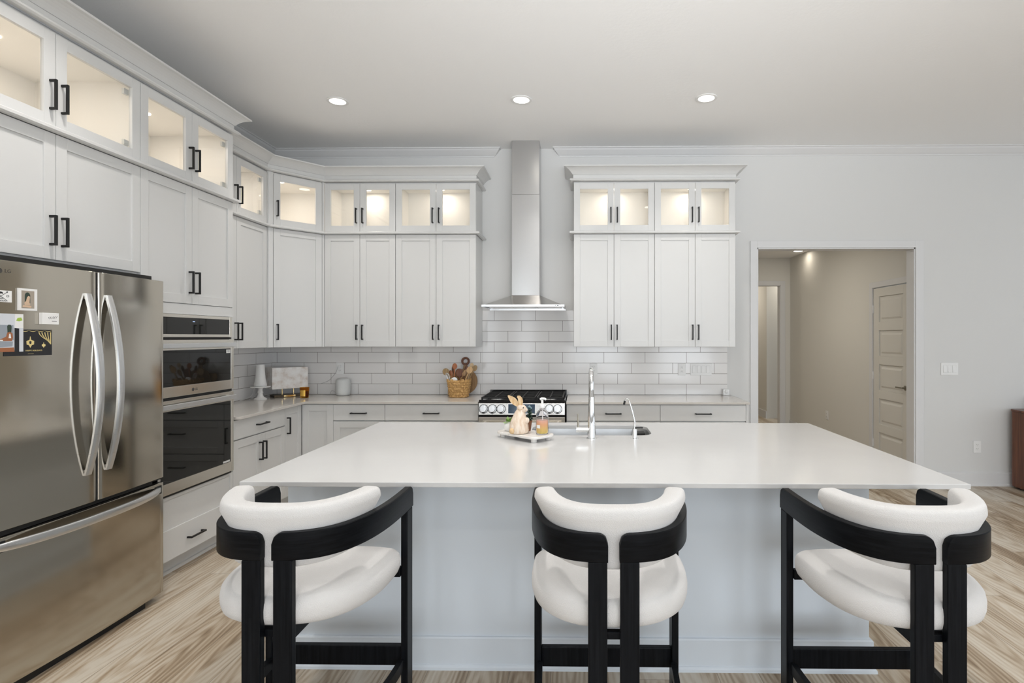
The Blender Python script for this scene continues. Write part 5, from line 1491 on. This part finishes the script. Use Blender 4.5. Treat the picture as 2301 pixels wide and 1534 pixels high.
for k in range(26):
    leaf(m_, (random.uniform(-.008, .008)+0.004, random.uniform(-.008, .008), 0.045+random.uniform(0, .012)), random.uniform(0, 2*PI), random.uniform(0.15, 1.2), random.uniform(0.026, 0.040), random.uniform(0.007, 0.011))
m_.build('foliage', 'leaf_light', t, smooth=True)
t = thing('dark_plant', 'dark green plant in a small terracotta pot behind the rabbit', 'potted plant', (-0.300, -2.375, TT0))
MB().lathe([(0.013, 0), (0.015, 0.002), (0.022, 0.052), (0.024, 0.052), (0.024, 0.06), (0.020, 0.06), (0.018, 0.054), (0, 0.054)], seg=30).build('pot', 'terracotta', t, smooth=True)
m_ = MB()
for k in range(46):
    z = 0.06+random.uniform(0, .06)
    leaf(m_, (random.uniform(-.006, .010)+0.006, random.uniform(-.008, .008), z), random.uniform(0, 2*PI), random.uniform(-0.2, 1.1), random.uniform(0.016, 0.026), random.uniform(0.005, 0.008))
m_.build('foliage', 'leaf_dark', t, smooth=True)
m_ = MB()
for k in range(9):
    leaf(m_, (random.uniform(-.004, .008)+0.004, random.uniform(-.006, .006), 0.115+random.uniform(0, .015)), random.uniform(0, 2*PI), random.uniform(0.6, 1.4), random.uniform(0.020, 0.030), random.uniform(0.006, 0.009))
m_.build('top_leaves', 'leaf_blue', t, smooth=True)
# soap dispenser
t = thing('soap_dispenser', 'clear pump bottle of orange and yellow soap on the tray', 'soap dispenser', (-0.212, -2.475, TT0))
MB().lathe([(0.030, 0), (0.034, 0.003), (0.0355, 0.012), (0.0355, 0.095), (0.033, 0.112), (0.025, 0.128), (0.015, 0.138), (0.0135, 0.146), (0.0120, 0.146), (0.0125, 0.137), (0.023, 0.126), (0.031, 0.111), (0.0335, 0.095), (0.0335, 0.012), (0.031, 0.005), (0, 0.004)], seg=44).build('bottle', 'clear_plastic', t, smooth=True)
MB().lathe([(0, 0.0045), (0.0300, 0.0055), (0.0330, 0.013), (0.0330, 0.078), (0, 0.078)], seg=44).build('soap', 'soap_liquid', t, smooth=True)
MB().lathe([(0.0155, 0.146), (0.0165, 0.148), (0.0165, 0.164), (0.0145, 0.167), (0.007, 0.168), (0.0065, 0.190), (0.0, 0.190)], seg=30).build('collar', 'plastic_white', t, smooth=True)
MB().tube(smooth_pts([(-0.012, 0, 0.191), (-0.004, 0, 0.197), (0.006, 0, 0.197), (0.016, 0, 0.195), (0.021, 0, 0.189)]), [0.0045]+[0.0062]*21+[0.0045]*3, 12).build('pump_nozzle', 'plastic_white', t, smooth=True)
MB().tube([(0, 0, 0.150), (0.002, 0, 0.08), (0.006, 0, 0.010)], 0.0028, 10).build('dip_tube', 'plastic_white', t, smooth=True)
m_ = MB()
for i in range(6):
    a, b2 = -PI/2-0.95+i*0.11, -PI/2-0.95+(i+1)*0.11; r0 = 0.0358
    m_.hexa([(r0*math.cos(a), r0*math.sin(a), 0.036), (r0*math.cos(b2), r0*math.sin(b2), 0.036), ((r0+.0004)*math.cos(b2), (r0+.0004)*math.sin(b2), 0.036), ((r0+.0004)*math.cos(a), (r0+.0004)*math.sin(a), 0.036)],
            [(r0*math.cos(a), r0*math.sin(a), 0.054), (r0*math.cos(b2), r0*math.sin(b2), 0.054), ((r0+.0004)*math.cos(b2), (r0+.0004)*math.sin(b2), 0.054), ((r0+.0004)*math.cos(a), (r0+.0004)*math.sin(a), 0.054)])
m_.build('label', 'paper_white', t)

# ------------------------------------------------------------------ sideboard at the right edge
t = thing('sideboard', 'dark walnut sideboard with a rounded end at the right edge', 'sideboard', (4.20, -0.04, 0))
def sb_poly(L, D, r, off=0):
    p = [(L, -off), (L, -D+off)]
    for k in range(11):
        a = -PI/2-PI/2*k/10; p.append((off+r+ (r-off)*math.cos(a), -D+r+(r-off)*math.sin(a)))
    for k in range(11):
        a = PI-PI/2*k/10; p.append((off+r*0.4+(r*0.4-off)*math.cos(a)-0.0, -r*0.4+(r*0.4-off)*math.sin(a)))
    return p
MB().prism(sb_poly(1.8, 0.44, 0.13), 0.02, 0.745).build('body', 'walnut', t, bevel=0.003)
MB().prism(sb_poly(1.8, 0.44, 0.13, -0.004), 0.7455, 0.765).build('top', 'walnut', t, bevel=0.003)
MB().prism(sb_poly(1.78, 0.42, 0.12, 0.02), 0, 0.02).build('plinth', 'black_matte', t)
for k in range(3):
    MB().box(0.22+k*0.5, 0.70+k*0.5, -0.448, -0.4405, 0.05, 0.72).build('door', 'walnut', t, bevel=0.002)
t = thing('white_canister', 'white lidded canister on the walnut sideboard', 'canister', (4.385, -0.22, 0.766))
MB().lathe([(0.050, 0), (0.054, 0.004), (0.054, 0.085)], seg=32).build('body', 'ceramic', t, smooth=True)
MB().lathe([(0.056, 0.0855), (0.056, 0.105), (0.050, 0.112), (0, 0.113)], seg=32).build('lid', 'ceramic', t, smooth=True)
